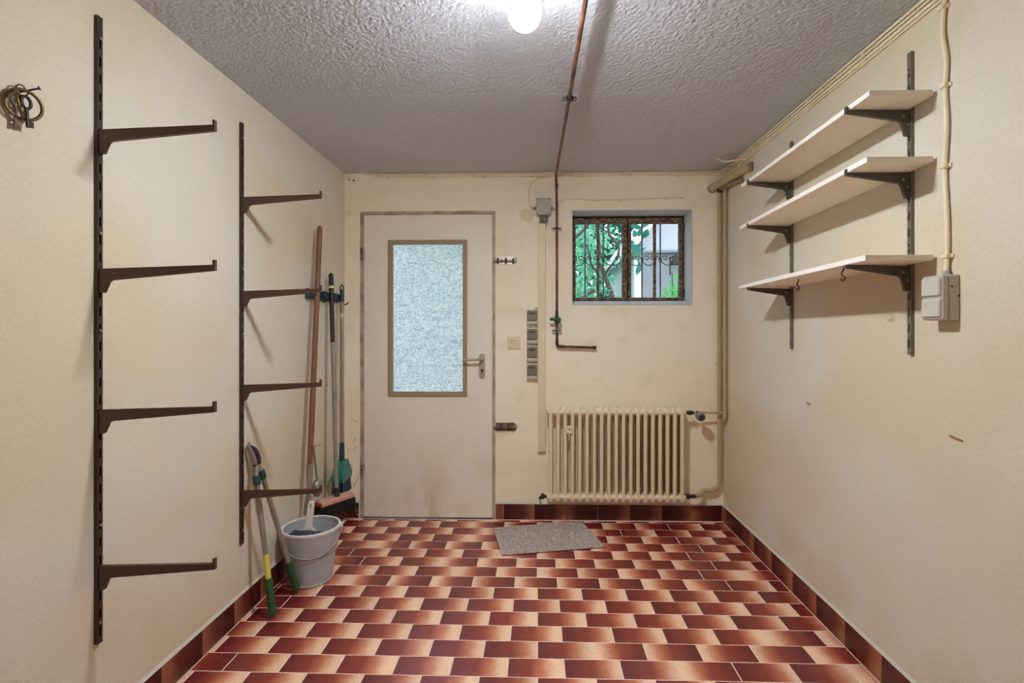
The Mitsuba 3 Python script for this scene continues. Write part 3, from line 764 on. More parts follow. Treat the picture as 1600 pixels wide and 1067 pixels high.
obj('bleed_valve', M(cyl((0.040, FY + 0.02, RZ0 + 0.030), (0.068, FY + 0.02, RZ0 + 0.028), 0.008, 10), sph((0.036, FY + 0.018, RZ0 + 0.032), 0.014, 2, (1, 1, 1.3)), sph((0.020, FY + 0.018, RZ0 + 0.020), 0.010, 1),
                     tube([(0.016, FY + 0.015, RZ0 + 0.012), (0.018, FY + 0.01, RZ0 - 0.02), (0.024, FY + 0.012, RZ0 - 0.025), (0.028, FY + 0.018, RZ0 + 0.010)], 0.0022, 6)), 'm_darksteel', rk, label='dark drain tap')

# ------------------------------------------------------------------ shelf uprights, brackets and boards
def upright(wall_x, sgn, y, z0, z1, mat, dark, label, group, tilt=0.0):
    """A slotted upright: a shallow channel with real slots cut in its face."""
    t = thing('shelf_upright', label, 'shelf upright', group)
    w, d = 0.0085, 0.0105
    slots = []
    z = z0 + 0.02
    while z < z1 - 0.04:
        slots.append(z)
        z += 0.05
    face = sbox(-w, z0, w, z1)
    for s in slots:
        face = face.difference(sbox(-0.003, s, 0.003, s + 0.026))
    f = trimesh.creation.extrude_polygon(face, 0.0022, engine='earcut')
    v = f.vertices.copy()
    f.vertices = np.stack([wall_x + sgn * (d - 0.0022 + v[:, 2]), y + v[:, 0], v[:, 1]], 1)
    f.fix_normals()
    xs2 = sorted((wall_x, wall_x + sgn * d))
    fl1 = cbox(xs2[0], xs2[1], y - w, y - w + 0.0025, z0, z1, 0.0004)
    fl2 = cbox(xs2[0], xs2[1], y + w - 0.0025, y + w, z0, z1, 0.0004)
    obj('channel', M(f, fl1, fl2), mat, t, smooth=False)
    xs3 = sorted((wall_x, wall_x + sgn * (d - 0.004)))
    obj('slot_backing', cbox(xs3[0], xs3[1], y - w + 0.0028, y + w - 0.0028, z0 + 0.01, z1 - 0.01, 0.0004), 'm_black', t, smooth=False)
    for z in np.arange(z0 + 0.058, z1, (z1 - z0 - 0.12) / 6):
        xa, xb = wall_x + sgn * (d - 0.001), wall_x + sgn * (d + 0.003)
        obj('screw', cyl((xa, y, z), (xb, y, z), 0.0045, 8), 'm_steel', t)
    return t


def bracket(wall_x, sgn, y, z, length, mat, label, group, h=0.0665, screw=False):
    t = thing('shelf_bracket', label, 'shelf bracket', group)
    r0 = 0.011
    poly = Polygon([(r0, 0), (length - 0.006, 0.010 if h < 0.07 else 0.004), (length - 0.006, 0.024 if h < 0.07 else 0.014), (length, 0.024 if h < 0.07 else 0.014), (length, -0.006), (r0 + 0.034, -0.032), (r0 + 0.026, -0.037),
                    (r0 + 0.013, -h), (r0, -h)])
    th_ = 0.0055
    m = trimesh.creation.extrude_polygon(poly, 2 * th_, engine='earcut')
    v = m.vertices.copy()
    m.vertices = np.stack([wall_x + sgn * v[:, 0], y - th_ + v[:, 2], z + v[:, 1]], 1)
    m.fix_normals()
    obj('arm', m, mat, t, smooth=False)
    hooks = [cbox(*sorted((wall_x + sgn * (r0 - 0.009), wall_x + sgn * (r0 + 0.004))), y - 0.003, y + 0.003, z - a - 0.018, z - a, 0.001) for a in (0.006, 0.040)]
    obj('hook', M(*hooks), mat, t, smooth=False)
    if screw:
        obj('rivet', M(cyl((wall_x + sgn * (r0 + 0.022), y - th_ - 0.0015, z - 0.020), (wall_x + sgn * (r0 + 0.022), y + th_ + 0.0015, z - 0.020), 0.005, 10), cyl((wall_x + sgn * (r0 + 0.008), y - th_ - 0.001, z - 0.045), (wall_x + sgn * (r0 + 0.008), y + th_ + 0.001, z - 0.045), 0.0035, 10)), 'm_steel', t)
    return t


upright(XL, 1, 1.379, 0.325, 2.085, 'm_rail', 'm_black', 'dark brown slotted upright on the left wall, nearer one by the hanging keys', 'dark brown shelf uprights')
upright(XL, 1, 2.062, 0.314, 2.070, 'm_rail', 'm_black', 'dark brown slotted upright on the left wall, farther one by the loppers', 'dark brown shelf uprights')
order = ['topmost', 'second highest', 'third highest', 'lowest']
for i, z in enumerate((1.766, 1.376, 0.981, 0.543)):
    bracket(XL, 1, 1.379, z, 0.340, 'm_brown', f'empty brown shelf bracket, {order[i]} on the nearer left-wall upright', 'brown brackets on the left wall')
for i, z in enumerate((1.760, 1.369, 0.978, 0.537)):
    bracket(XL, 1, 2.062, z, 0.342, 'm_brown', f'empty brown shelf bracket, {order[i]} on the farther left-wall upright', 'brown brackets on the left wall')
upright(XR, -1, 1.602, 1.128, 2.076, 'm_grey', 'm_black', 'grey slotted upright on the right wall next to the twin socket', 'grey shelf uprights')
upright(XR, -1, 2.338, 1.121, 2.074, 'm_grey', 'm_black', 'grey slotted upright on the right wall nearer the back corner', 'grey shelf uprights')
order = ['top', 'middle', 'bottom']
heights = ((1.893, 1.886), (1.697, 1.685), (1.406, 1.398))
for i, (za, zb) in enumerate(heights):
    bracket(XR, -1, 1.602, za - 0.0005, 0.208, 'm_greydark', f'dark grey bracket under the near end of the {order[i]} white shelf', 'grey brackets under the white shelves', h=0.079, screw=True)
    bracket(XR, -1, 2.338, zb - 0.0005, 0.208, 'm_greydark', f'dark grey bracket under the far end of the {order[i]} white shelf', 'grey brackets under the white shelves', h=0.079, screw=True)
for i, (xf, za, zb) in enumerate(((0.983, 1.896, 1.891), (0.976, 1.699, 1.690), (0.972, 1.4095, 1.4045))):
    t = thing('shelf_board', ['white shelf board on the right wall, top of three', 'white shelf board on the right wall, middle of three', 'white shelf board on the right wall, bottom one with wire hooks beneath'][i], 'shelf', 'white shelf boards')
    y0, y1 = 1.505, 2.432
    pts = []
    xw = XR - 0.0112
    sl = (zb - za) / 0.736
    z_at = lambda y: za + sl * (y - 1.602)
    m = cbox(xf, xw, y0 + 0.0015, y1, 0, 0.0165, 0.0008)
    m.vertices[:, 2] += z_at(m.vertices[:, 1])
    obj('panel', m, 'm_board', t, smooth=False)
    m = cbox(xf - 0.0012, xf + 0.0003, y0 + 0.0015, y1, 0.0003, 0.0162, 0.0004)
    m.vertices[:, 2] += z_at(m.vertices[:, 1])
    obj('edge_band', m, 'm_white', t, smooth=False)
    m = cbox(xf, xw, y0, y0 + 0.0017, 0.0002, 0.0163, 0.0004)
    m.vertices[:, 2] += z_at(m.vertices[:, 1])
    obj('edge_band', m, 'm_board', t, smooth=False)
for i, (yy, xx) in enumerate(((1.660, 1.000), (2.00, 1.03))):
    zt = 1.4085 - 0.0068 * (yy - 1.602)
    obj('cup_hook', tube(spline([(xx, yy, zt), (xx, yy, zt - 0.008), (xx, yy + 0.010, zt - 0.016), (xx, yy + 0.002, zt - 0.026), (xx, yy - 0.010, zt - 0.034), (xx, yy + 0.004, zt - 0.042), (xx, yy + 0.012, zt - 0.034)], 24), 0.0022, 6), 'm_darksteel',
        label=['dark wire hook under the bottom white shelf, nearer the twin socket', 'dark wire hook under the bottom white shelf, farther along'][i], cat='hook', group='wire hooks under the bottom shelf', smooth=50)

# gouges in the right wall
for (y, z, l) in ((1.438, 0.899, 0.046), (2.206, 0.886, 0.034)):
    m = tr(cbox(-0.0012, 0.0008, -l / 2, l / 2, -0.0035, 0.0035, 0.0006), (XR, y, z), rx=8)
    obj('gouge', m, 'm_gouge', 'wall_right', smooth=False)
obj('drill_hole', M(cyl((-1.208, D - 0.0012, 2.176), (-1.208, D + 0.002, 2.176), 0.006, 10), cyl((-1.178, D - 0.0012, 2.171), (-1.178, D + 0.002, 2.171), 0.0055, 10)), 'm_black', 'wall_back', smooth=False)
ms = []
for x, z, l, a in ((-1.175, 0.50, 0.03, 60), (-1.160, 0.62, 0.02, 35), (-1.17, 0.45, 0.025, 20), (-1.162, 0.235, 0.06, 62), (-1.185, 0.63, 0.015, 10), (-1.178, 0.20, 0.02, 80)):
    ms.append(tr(cbox(-l / 2, l / 2, -0.0008, 0.0004, -0.002, 0.002, 0.0003), (x, D, z), ry=-a))
obj('scuff', M(*ms), 'm_bead', 'wall_back', smooth=False)
obj('wall_hook', tube(spline([(-1.200, D, 1.975), (-1.200, D - 0.012, 1.977), (-1.212, D - 0.016, 1.962), (-1.203, D - 0.016, 1.948), (-1.190, D - 0.018, 1.955), (-1.186, D - 0.018, 1.966)], 24), 0.0035, 8), 'm_cream',
    label='small cream cup hook on the back wall left of the door top', cat='hook', smooth=50)

# ------------------------------------------------------------------ keys on a nail
obj('nail', M(cyl((XL, 1.168, 1.772), (XL + 0.036, 1.180, 1.786), 0.0022, 8), cyl((XL + 0.036, 1.180, 1.786), (XL + 0.038, 1.181, 1.787), 0.0045, 10)), 'm_darksteel', label='bent nail in the left wall holding the key ring', cat='nail')
kk = thing('key_ring', 'two old keys on brass rings hanging from a nail on the left wall', 'keys')


def ring_mesh(c, r, w, tilt_y, tilt_z):
    a = np.linspace(0, 2 * np.pi, 33)
    p = np.stack([0 * a, r * np.cos(a), r * np.sin(a)], 1)
    return tr(tube(p, w, 8, cap=False), c, ry=tilt_y, rz=tilt_z)


obj('ring', ring_mesh((XL + 0.020, 1.160, 1.738), 0.034, 0.0038, 6, -24), 'm_brass', kk, smooth=50)
obj('ring', ring_mesh((XL + 0.016, 1.156, 1.736), 0.031, 0.0034, -10, 38), 'm_brass', kk, smooth=50)
obj('wire_loop', tube(spline([(XL + 0.014, 1.170, 1.776), (XL + 0.016, 1.160, 1.784), (XL + 0.016, 1.148, 1.778), (XL + 0.015, 1.146, 1.764), (XL + 0.016, 1.158, 1.760), (XL + 0.018, 1.170, 1.766), (XL + 0.016, 1.172, 1.778)], 24), 0.0018, 6), 'm_brass', kk, smooth=50)


def key_mesh(x, y, z, l, lean):
    bow = tube([(0, 0.011 * math.cos(a), 0.014 * math.sin(a)) for a in np.linspace(0, 2 * np.pi, 17)], 0.0034, 8, cap=False)
    shaft = cyl((0, 0, -0.012), (0, 0, -l), 0.0035, 8)
    bit = cbox(-0.0015, 0.0015, 0, 0.014, -l + 0.002, -l + 0.016, 0.0005)
    return tr(M(bow, shaft, bit), (x, y, z), rx=lean)


obj('key', key_mesh(XL + 0.024, 1.162, 1.744, 0.058, 4), 'm_darksteel', kk)
obj('key', key_mesh(XL + 0.013, 1.150, 1.742, 0.062, -3), 'm_rust', kk)

# ------------------------------------------------------------------ tool holder and long-handled tools in the left corner
hk = thing('tool_holder', 'dark teal plastic tool holder strip on the left wall near the door', 'tool holder')
obj('strip', cbox(XL, XL + 0.020, 2.640, 3.060, 1.376, 1.432, 0.006), 'm_darkteal', hk, smooth=False)
for y in (2.68, 2.80, 2.93, 3.03):
    obj('clamp', M(cbox(XL + 0.015, XL + 0.062, y - 0.034, y - 0.024, 1.386, 1.424, 0.003), cbox(XL + 0.015, XL + 0.050, y + 0.024, y + 0.034, 1.386, 1.424, 0.003)), 'm_bluegrip', hk, smooth=False)
for y in (2.74, 3.05):
    obj('hook', tube(rounded([(XL + 0.015, y, 1.395), (XL + 0.06, y + 0.01, 1.362), (XL + 0.075, y + 0.01, 1.380)], 0.01), 0.0035, 8), 'm_black', hk, smooth=50)

a_, b_ = np.array([-1.187, 2.715, 1.777]), np.array([-1.163, 2.540, 0.490])
t = thing('garden_spade', 'narrow metal spade with a long red-brown wooden handle against the left wall', 'spade')
d_ = (b_ - a_) / np.linalg.norm(b_ - a_)
obj('handle', tube([a_, a_ + d_ * 0.006, a_ + d_ * 0.02, b_], [0.007, 0.012, 0.0142, 0.0145], 14), 'm_wood', t, smooth=50)
obj('socket', tube([b_ - d_ * 0.03, b_ + d_ * 0.02, b_ + d_ * 0.10], [0.0165, 0.0165, 0.012], 12), 'm_alu', t, smooth=50)
bl = []
c0 = b_ + d_ * 0.06
for k, (s, w) in enumerate(((0.0, 0.012), (0.04, 0.022), (0.08, 0.034), (0.13, 0.044), (0.165, 0.047))):
    p = c0 + d_ * s
    for q in np.linspace(-1, 1, 7):
        bl.append(p + np.array([0.72 * w * q, -0.45 * w * q - 0.010 * (1 - q * q), 0]))
bl = np.array(bl)
fc = []
for i in range(4):
    for j in range(6):
        q = i * 7 + j
        fc += [[q, q + 1, q + 8], [q, q + 8, q + 7]]
sheet = trimesh.Trimesh(np.vstack([bl, bl + [0.003, -0.003, 0]]), np.vstack([fc, np.array(fc)[:, ::-1] + 35]), process=False)
obj('blade', sheet, 'm_alu', t, smooth=False)
obj('pin', cyl(b_ + [0.02, -0.004, 0.115], b_ + [-0.01, 0.01, 0.125], 0.002, 6), 'm_darksteel', t)

t = thing('scoop', 'rounded grey metal scoop hanging beside the spade blade', 'hand tool')
sc_c = np.array([-1.150, 2.60, 0.385])
bowl = lathe([(0.0, -0.050), (0.020, -0.044), (0.033, -0.026), (0.037, 0.0), (0.033, 0.022), (0.020, 0.036), (0.007, 0.042), (0.0, 0.043)], 20)
bowl.vertices[:, 0] *= 0.75
obj('bowl', tr(bowl, sc_c), 'm_alu', t, smooth=True)
obj('neck', tube(rounded([sc_c + [0, 0, 0.035], sc_c + [-0.006, 0.0, 0.075], sc_c + [-0.016, -0.006, 0.19]], 0.03), 0.006, 8), 'm_steel', t, smooth=50)
obj('wire', tube(rounded([sc_c + [-0.016, -0.006, 0.19], sc_c + [-0.014, -0.004, 0.215], sc_c + [0.018, 0.0, 0.222]], 0.01), 0.0018, 6), 'm_darksteel', t, smooth=50)

t = thing('broom', 'broom with dark metal pole, reddish head and black bristles beside the door', 'broom')
h0, h1 = np.array([-1.163, 2.640, 0.0]), np.array([-1.052, 2.825, 0.0])
hm = (h0 + h1) / 2
zb_ = 0.262
p_top, p_bot = np.array([-1.187, 2.862, 1.536]), np.array([hm[0] + 0.004, hm[1] + 0.006, zb_ + 0.032])
dd = (p_bot - p_top) / np.linalg.norm(p_bot - p_top)
obj('pole', tube([p_top + dd * 0.03, p_bot], 0.0115, 12), 'm_alu', t, smooth=50)
obj('upper_sleeve', tube([p_top + dd * 0.09, p_top + dd * 0.40], 0.0125, 12), 'm_darksteel', t, smooth=50)
gr_ = obj('grip', tube([p_top, p_top + dd * 0.004, p_top + dd * 0.012, p_top + dd * 0.10], [0.006, 0.011, 0.0138, 0.0138], 12), 'm_black', t, smooth=50)
obj('band', tube([p_top + dd * 0.075, p_top + dd * 0.088], 0.0142, 12), 'm_cream', gr_, smooth=50)
ang = math.degrees(math.atan2(h1[1] - h0[1], h1[0] - h0[0]))
L2 = np.linalg.norm(h1 - h0) / 2
head = cbox(-L2, L2, -0.034, 0.034, 0, 0.030, 0.008)
obj('head', tr(head, (hm[0], hm[1], zb_), rz=ang, rx=0), 'm_broomhead', t, smooth=False)
obj('head_end', tr(cbox(-L2 - 0.002, -L2 + 0.004, -0.028, 0.028, 0.005, 0.024, 0.002), (hm[0], hm[1], zb_), rz=ang), 'm_broomred', t, smooth=False)
obj('ferrule', tube([p_bot - dd * 0.045, p_bot], 0.0155, 12), 'm_darksteel', t, smooth=50)
br = []
for i in range(26):
    for j in range(8):
        x = -L2 + 0.004 + (2 * L2 - 0.008) * i / 25
        y = -0.030 + 0.060 * j / 7
        sp = 1.10
        q = rng.uniform(-0.003, 0.003, 2)
        br.append(tube([(x, y, 0.002), (x * 1.03 + q[0], y * sp + q[1], -0.062 + rng.uniform(-0.004, 0.003))], [0.0046, 0.0040], 5))
obj('bristles', tr(M(*br), (hm[0], hm[1], zb_), rz=ang), 'm_black', t, kind='stuff', label='black bristles', smooth=False)

t = thing('broom', 'green-headed broom with grey metal pole in the corner behind the other broom', 'broom')
p_top, p_bot = np.array([-1.176, 2.996, 1.483]), np.array([-1.150, 2.930, 0.445])
dd = (p_bot - p_top) / np.linalg.norm(p_bot - p_top)
obj('pole', tube([p_top + dd * 0.10, p_bot], 0.0112, 12), 'm_alu', t, smooth=50)
g2 = tube([p_top + dd * 0.030, p_top + dd * 0.038, p_top + dd * 0.105], [0.0115, 0.0128, 0.0128], 12)
eye = tube([p_top + dd * 0.022 + np.array([0.010 * math.cos(a), 0, 0.020 * math.sin(a)]) for a in np.linspace(0, 2 * np.pi, 17)], 0.0042, 8, cap=False)
obj('grip', M(g2, eye), 'm_darkteal', t, smooth=50)
obj('collar', tube([p_bot - dd * 0.10, p_bot - dd * 0.04, p_bot + dd * 0.012], [0.0135, 0.0145, 0.0165], 12), 'm_bluegrip', t, smooth=50)
obj('label_band', tube([p_top + dd * 0.175, p_top + dd * 0.20], 0.0116, 12), 'm_socketgrey', t, smooth=50)
hb = p_bot + np.array([0.002, 0.0, -0.06])
fan = trimesh.convex.convex_hull(np.array([hb + q for q in ([-0.022, -0.03, 0.055], [0.024, -0.03, 0.058], [-0.022, 0.03, 0.055], [0.024, 0.03, 0.058], [-0.040, -0.07, -0.035], [0.030, -0.065, -0.035], [-0.040, 0.07, -0.035], [0.034, 0.07, -0.035],
                                                              [-0.033, -0.055, 0.010], [0.028, -0.055, 0.012], [-0.033, 0.055, 0.01], [0.030, 0.055, 0.012], [-0.036, -0.065, -0.06], [0.028, -0.06, -0.06], [-0.036, 0.06, -0.06], [0.030, 0.06, -0.06])]))
obj('head', fan, 'm_teal', t, label='translucent green plastic head', smooth=False)
br = []
for i in range(20):
    for j in range(4):
        y, x = -0.055 + 0.110 * i / 19, -0.030 + 0.054 * j / 3
        br.append(tube([hb + [x, y, -0.055], hb + [x * 1.2, y * 1.12, -0.13]], [0.0045, 0.004], 5))
obj('bristles', M(*br), 'm_bluegrip', t, kind='stuff', label='dark bristles', smooth=False)

# ------------------------------------------------------------------ bucket and dustpan
bk = thing('bucket', 'grey plastic bucket on the floor by the left wall', 'bucket')
BX, BYc, BH, R1, R0 = -1.094, 2.405, 0.262, 0.136, 0.096
wall = 0.003
outer = [(0, 0.004), (R0 - 0.012, 0.004), (R0 - 0.010, 0), (R0, 0), (R0 + 0.004, 0.006)]
for s in np.linspace(0.05, 0.52, 6):
    outer.append((R0 + (R1 - R0 - 0.006) * s, BH * s))
outer += [(R0 + (R1 - R0 - 0.006) * 0.53 + 0.004, BH * 0.545)]
for s in np.linspace(0.56, 0.96, 5):
    outer.append((R0 + (R1 - R0 - 0.006) * s + 0.004, BH * s))
inner = [(r - wall, z) for r, z in reversed(outer[5:])] + [(R0 - wall, 0.008), (0, 0.008)]
m = lathe(outer + inner, 56)
obj('body', tr(m, (BX, BYc, 0.001)), 'm_bucket', bk, smooth=25)
rim = lathe([(R1 - 0.010, BH - 0.012), (R1 - 0.003, BH - 0.016), (R1, BH - 0.010), (R1 - 0.001, BH - 0.002), (R1 - 0.006, BH), (R1 - 0.011, BH - 0.003), (R1 - 0.010, BH - 0.012)], 56)
obj('rim', tr(rim, (BX, BYc, 0.001)), 'm_bucketrim', bk, smooth=40)
ha = math.radians(-68)
for s in (1, -1):
    c = np.array([BX, BYc, BH - 0.016]) + s * np.array([math.cos(math.radians(22)), math.sin(math.radians(22)), 0]) * R1 * 0.985
    obj('ear', cbox(c[0] - 0.010, c[0] + 0.010, c[1] - 0.010, c[1] + 0.010, c[2] - 0.014, c[2] + 0.012, 0.005), 'm_bucketrim', bk, smooth=False)
hp_ = []
e = np.array([math.cos(math.radians(22)), math.sin(math.radians(22)), 0])
f_ = np.array([e[1], -e[0], 0])
for a in np.linspace(0, math.pi, 25):
    out_ = math.sin(a)
    r = R1 + 0.004
    # the bail hangs down in front on the right, resting against the side
    hp_.append(np.array([BX, BYc, BH - 0.014]) + e * r * math.cos(a) * (1 - 0.05 * out_) + f_ * (r - 0.013) * out_ + np.array([0, 0, -0.098 * out_]))
obj('bail', tube(hp_, 0.0019, 8), 'm_bucket', bk, label='thin pale wire handle hanging down', smooth=50)
obj('sticker', tr(cbox(-0.011, 0.011, -0.001, 0.0005, -0.018, 0.018, 0.0003), (BX - 0.040, BYc - 0.0965, 0.060), rz=-22, rx=-8), 'm_cream', bk, smooth=False)

dp = thing('dustpan', 'white dustpan with a navy tray standing in the grey bucket', 'dustpan')
pp = np.array([-1.092, 2.368, 0.259])
hdl = trimesh.creation.extrude_polygon(Polygon([(-0.016, 0), (0.016, 0), (0.013, 0.06), (0.0125, 0.118), (0.008, 0.132), (-0.008, 0.132), (-0.0125, 0.118), (-0.013, 0.06)]).difference(Polygon([(-0.0045, 0.092), (0.0045, 0.092), (0.0045, 0.116), (0, 0.120), (-0.0045, 0.116)])), 0.011, engine='earcut')
v = hdl.vertices.copy()
hdl.vertices = np.stack([v[:, 0], -0.0055 + v[:, 2], v[:, 1]], 1)
hdl.fix_normals()
obj('handle', tr(hdl, pp, ry=7), 'm_white', dp, smooth=False)
fl_ = trimesh.creation.extrude_polygon(Polygon([(-0.085, -0.075), (0.085, -0.075), (0.098, -0.045), (0.09, -0.022), (0.03, -0.006), (0.016, 0.012), (-0.016, 0.012), (-0.03, -0.006), (-0.075, -0.022), (-0.085, -0.035)]), 0.006, engine='earcut')
v = fl_.vertices.copy()
fl_.vertices = np.stack([v[:, 0], -0.003 + v[:, 2], v[:, 1]], 1)
fl_.fix_normals()
obj('back_wall', tr(fl_, pp, ry=2), 'm_white', dp, smooth=False)
tray = M(cbox(-0.068, 0.074, -0.052, -0.004, -0.110, -0.006, 0.005))
obj('tray', tr(tray, pp, ry=2), 'm_navy', dp, label='navy blue tray', smooth=False)

# ------------------------------------------------------------------ loppers
lo = thing('loppers', 'long-handled garden loppers with green grips leaning on the left wall', 'loppers')
A0, A1 = np.array([-1.104, 2.071, 0.015]), np.array([-1.190, 2.098, 0.585])
B0, B1 = np.array([-1.100, 2.271, 0.015]), np.array([-1.186, 2.128, 0.600])
piv = np.array([-1.200, 2.116, 0.640])
tip = np.array([-1.219, 2.098, 0.716])
for P, Q in ((A0, A1), (B0, B1)):
    d = (P - Q) / np.linalg.norm(P - Q)
    L = np.linalg.norm(P - Q)
    h = obj('handle', tube([Q, P - d * 0.10], 0.0105, 12), 'm_alu', lo, smooth=50)
    obj('grip', tube([P - d * 0.150, P - d * 0.145, P - d * 0.09, P - d * 0.03, P - d * 0.006, P], [0.0135, 0.0155, 0.0145, 0.0165, 0.0165, 0.010], 14), 'm_green', h, label='green rubber grip', smooth=50)
    obj('collar', tube([Q - d * 0.004, Q + d * 0.004, Q + d * 0.030, Q + d * 0.036], [0.0125, 0.0145, 0.0145, 0.0115], 12), 'm_darkteal', h, smooth=50)
    obj('arm', tube([Q, piv + (Q - piv) * 0.3, piv], [0.0105, 0.012, 0.0085], 10), 'm_steel', lo, smooth=50)
d = (A0 - A1) / np.linalg.norm(A0 - A1)
obj('sticker', tube([A1 + d * 0.325, A1 + d * 0.425], 0.0111, 12, cap=False), 'm_yellow', lo, label='yellow sticker on the handle', smooth=50)
bm = spline([piv + [0, 0.012, -0.004], piv + [-0.006, 0.012, 0.030], piv + [-0.012, -0.001, 0.062], tip + [0, 0.004, 0.0]], 12)
obj('blade', tube(bm, [0.013, 0.0145, 0.015, 0.0145, 0.014, 0.013, 0.012, 0.011, 0.009, 0.007, 0.005, 0.003], 8), 'm_bladeblue', lo, smooth=30)
am = spline([piv + [0, -0.008, -0.006], piv + [-0.005, -0.016, 0.028], piv + [-0.011, -0.024, 0.058], tip + [0.001, -0.010, 0.004], tip + [0.002, 0.006, 0.010]], 12)
obj('anvil', tube(am, [0.012, 0.0125, 0.012, 0.011, 0.0105, 0.010, 0.009, 0.0085, 0.008, 0.007, 0.006, 0.003], 8), 'm_steel', lo, smooth=30)
obj('pivot', M(cyl(piv + [-0.014, 0.004, -0.004], piv + [0.018, -0.004, 0.004], 0.008, 12)), 'm_darksteel', lo)
obj('bumper', M(cbox(piv[0] - 0.006, piv[0] + 0.010, piv[1] - 0.020, piv[1] - 0.004, piv[2] - 0.012, piv[2] - 0.004, 0.002), cbox(piv[0] - 0.006, piv[0] + 0.010, piv[1] + 0.008, piv[1] + 0.024, piv[2] - 0.010, piv[2] - 0.002, 0.002)), 'm_black', lo, smooth=False)

# ------------------------------------------------------------------ door mat
mk = thing('door_mat', 'grey speckled felt door mat lying askew before the door', 'mat')
poly = Polygon([(-0.264, 3.040), (0.280, 3.165), (0.377, 2.790), (-0.187, 2.673)]).buffer(-0.012).buffer(0.012, quad_segs=4)
m = trimesh.creation.extrude_polygon(poly, 0.0045, engine='earcut')
m.apply_translation([0, 0, 0.0042])
obj('pile', m, 'm_mat', mk, smooth=False)
m = trimesh.creation.extrude_polygon(poly.buffer(-0.0015), 0.0042, engine='earcut')
m.apply_translation([0, 0, 0.0001])
obj('backing', m, 'm_matedge', mk, smooth=False)

# ------------------------------------------------------------------ outside the window
obj('ground', cbox(-30, 30, D + WT, 40, -0.3, -0.05, 0.001), 'm_ground', kind='structure', label='pale paved ground outside', smooth=False)


def leaf_cloud(n, centre, size, leaf, seed, shape='box'):
    """n bent leaves, each two triangles per half, in a box or an ellipsoid."""
    r = np.random.default_rng(seed)
    P = r.uniform(-1, 1, (int(n * 2.2), 3))
    if shape == 'ball':
        P = P[np.linalg.norm(P, axis=1) < 1]
    P = P[:n] * np.array(size) + np.array(centre)
    n = len(P)
    dirs = r.normal(size=(n, 3)) + [0, -0.2, -0.3]
    dirs /= np.linalg.norm(dirs, axis=1, keepdims=True)
    nrm = r.normal(size=(n, 3)) * 0.8 + [0, -0.7, 0.7]
    side = np.cross(dirs, nrm)
    side /= np.linalg.norm(side, axis=1, keepdims=True)
    up = np.cross(side, dirs)
    s = leaf * r.uniform(0.6, 1.3, n)[:, None]
    V = np.stack([P, P + dirs * s * 0.35 + side * s * 0.30 + up * s * 0.06, P + dirs * s * 0.75 + side * s * 0.22 + up * s * 0.05, P + dirs * s, P + dirs * s * 0.75 - side * s * 0.22 + up * s * 0.05, P + dirs * s * 0.35 - side * s * 0.30 + up * s * 0.06], 1)
    idx = np.arange(n)[:, None] * 6
    Fc = np.concatenate([idx + np.array([q]) for q in ([0, 1, 2], [0, 2, 3], [0, 3, 4], [0, 4, 5])])
    return trimesh.Trimesh(V.reshape(-1, 3), Fc, process=False)


tk = thing('tree', 'leafy tree with forked grey branches outside the left sash', 'tree')
TY = 6.6


def bp(px, py, y=TY):
    return np.array([(px - 839) / 783 * y, y, 1.2 + (518 - py) / 783 * y])


trunk = np.array([[1.22, TY, -0.05], [1.12, TY, 0.9], [0.995, TY, 1.647], [0.919, TY, 1.857], [0.868, TY, 1.984], [0.826, TY, 2.15], [0.809, TY, 2.363], [0.784, TY, 2.616], [0.74, TY, 3.2]])
obj('trunk', tube(spline(trunk, 30), np.linspace(0.05, 0.016, 30), 10), 'm_bark', tk, smooth=50)
for pts, r0 in (([(0.885, TY, 1.93), (0.97, TY - 0.1, 2.06), (1.04, TY - 0.2, 2.18), (1.03, TY - 0.2, 2.32), (0.95, TY - 0.2, 2.38), (0.93, TY - 0.3, 2.65), (0.91, TY - 0.3, 3.2)], 0.018),
                ([(1.05, TY - 0.2, 2.30), (1.10, TY - 0.2, 2.42), (1.13, TY - 0.3, 2.8)], 0.012),
                ([(0.80, TY, 2.0), (0.70, TY - 0.1, 2.08), (0.655, TY - 0.2, 2.24), (0.62, TY - 0.2, 2.3)], 0.016),
                ([(0.50, TY, 1.55), (0.62, TY, 1.66), (0.76, TY + 0.1, 1.75)], 0.022),
                ([(0.46, TY, 2.42), (0.60, TY, 2.52), (0.75, TY, 2.75), (0.85, TY, 3.1)], 0.022),
                ([(0.97, TY - 0.2, 2.45), (0.88, TY - 0.2, 2.47), (0.80, TY - 0.2, 2.55)], 0.008)):
    obj('branch', tube(spline(pts, 14) if len(pts) > 3 else rounded(pts, 0.05), r0 if len(pts) <= 3 else np.linspace(r0, r0 * 0.5, 14), 8), 'm_bark', tk, smooth=50)
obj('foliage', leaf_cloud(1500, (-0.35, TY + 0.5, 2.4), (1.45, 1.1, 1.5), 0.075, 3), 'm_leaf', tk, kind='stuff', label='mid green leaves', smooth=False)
obj('foliage', leaf_cloud(1300, (-0.3, TY + 0.9, 2.3), (1.4, 1.0, 1.4), 0.08, 4), 'm_leafpale', tk, kind='stuff', label='pale green leaves', smooth=False)
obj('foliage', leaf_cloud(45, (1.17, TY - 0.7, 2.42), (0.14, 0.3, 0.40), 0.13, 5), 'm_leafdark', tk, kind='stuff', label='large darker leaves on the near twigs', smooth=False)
obj('hedge', leaf_cloud(9000, (-0.75, 10.3, 1.9), (2.2, 0.9, 2.2), 0.12, 8), 'm_leafpale', label='pale green hedge behind the tree outside', cat='hedge', kind='stuff', smooth=False)
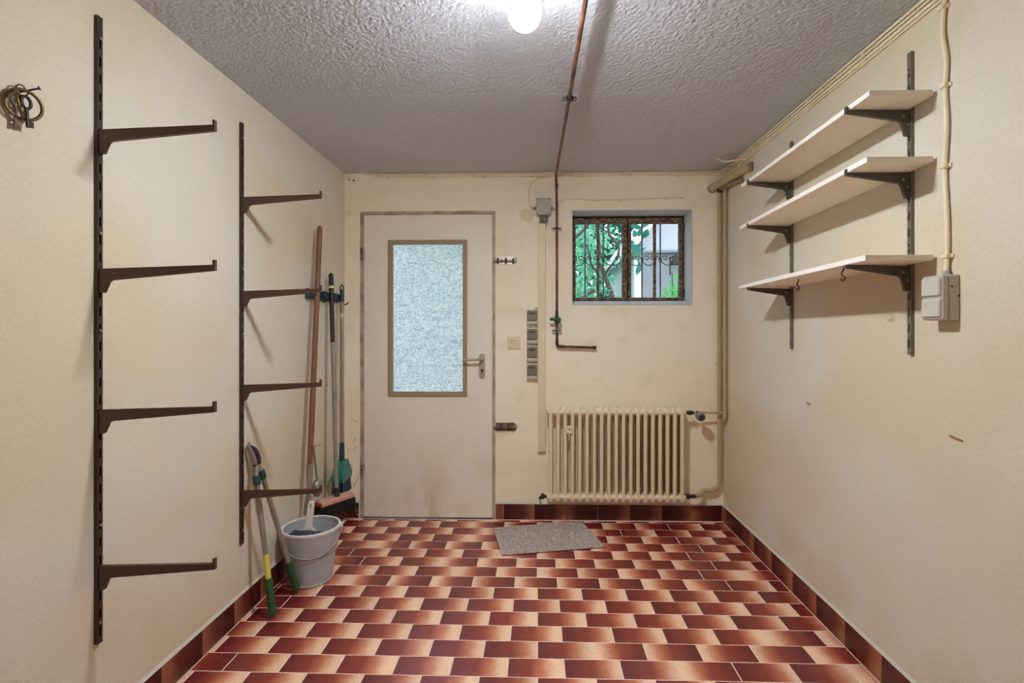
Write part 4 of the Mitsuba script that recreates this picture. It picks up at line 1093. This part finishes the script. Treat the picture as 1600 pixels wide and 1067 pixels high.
obj('hedge', leaf_cloud(8000, (-0.4, 14.6, 2.2), (4.2, 0.5, 3.2), 0.28, 9), 'm_leafdark', label='dark green trees far behind the hedge outside', cat='trees', kind='stuff', smooth=False)
sk = thing('shrub', 'bright green shrub outside the right sash before the pale house', 'shrub')
obj('stem', M(cyl((1.80, 6.2, -0.05), (1.76, 6.2, 1.8), 0.012, 8), cyl((1.80, 6.2, 0.8), (1.95, 6.3, 1.7), 0.01, 8), cyl((1.70, 6.25, 1.2), (1.66, 6.2, 1.93), 0.006, 6)), 'm_bark', sk)
obj('foliage', leaf_cloud(900, (1.86, 6.25, 1.35), (0.36, 0.36, 0.62), 0.07, 12, 'ball'), 'm_shrubleaf', sk, kind='stuff', label='bright green leaves', smooth=False)
nk = thing('neighbour_house', 'pale blue-grey gabled house wall seen through the right sash', 'house')
HY = 9.0
gable = Polygon([(1.88, -0.05), (6.5, -0.05), (6.5, 2.83), (4.20, 5.75), (1.88, 2.86)])
obj('wall', prism(gable, HY, HY + 4), 'm_house', nk, smooth=False)
verge = Polygon([(1.68, 2.80), (1.68, 2.62), (4.20, 5.74), (6.8, 2.5), (6.8, 2.75), (4.20, 6.02)])
obj('verge_board', prism(verge, HY - 0.25, HY + 4.2), 'm_housewhite', nk, label='white verge board of the gable', smooth=False)
obj('plinth', cbox(1.84, 6.5, HY - 0.10, HY, -0.05, 2.58, 0.01), 'm_housedark', nk, smooth=False)
obj('ledge', cbox(1.84, 6.5, HY - 0.20, HY, 2.58, 2.63, 0.01), 'm_housedark', nk, smooth=False)
obj('wall_lamp', M(tr(lathe([(0.02, 0.20), (0.12, 0.02), (0.13, 0.0), (0.11, 0.01), (0.01, 0.17)], 16), (2.42, HY - 0.3, 2.36)), cyl((2.35, HY - 0.1, 2.2), (2.35, HY - 0.1, 2.50), 0.012, 8), cyl((2.35, HY - 0.1, 2.50), (2.42, HY - 0.3, 2.52), 0.012, 8)), 'm_darksteel', nk)
obj('post', cbox(1.70, 1.83, 8.7, 8.83, -0.05, 2.45, 0.008), 'm_housewhite', label='white square post beside the pale house outside', cat='post', smooth=False)
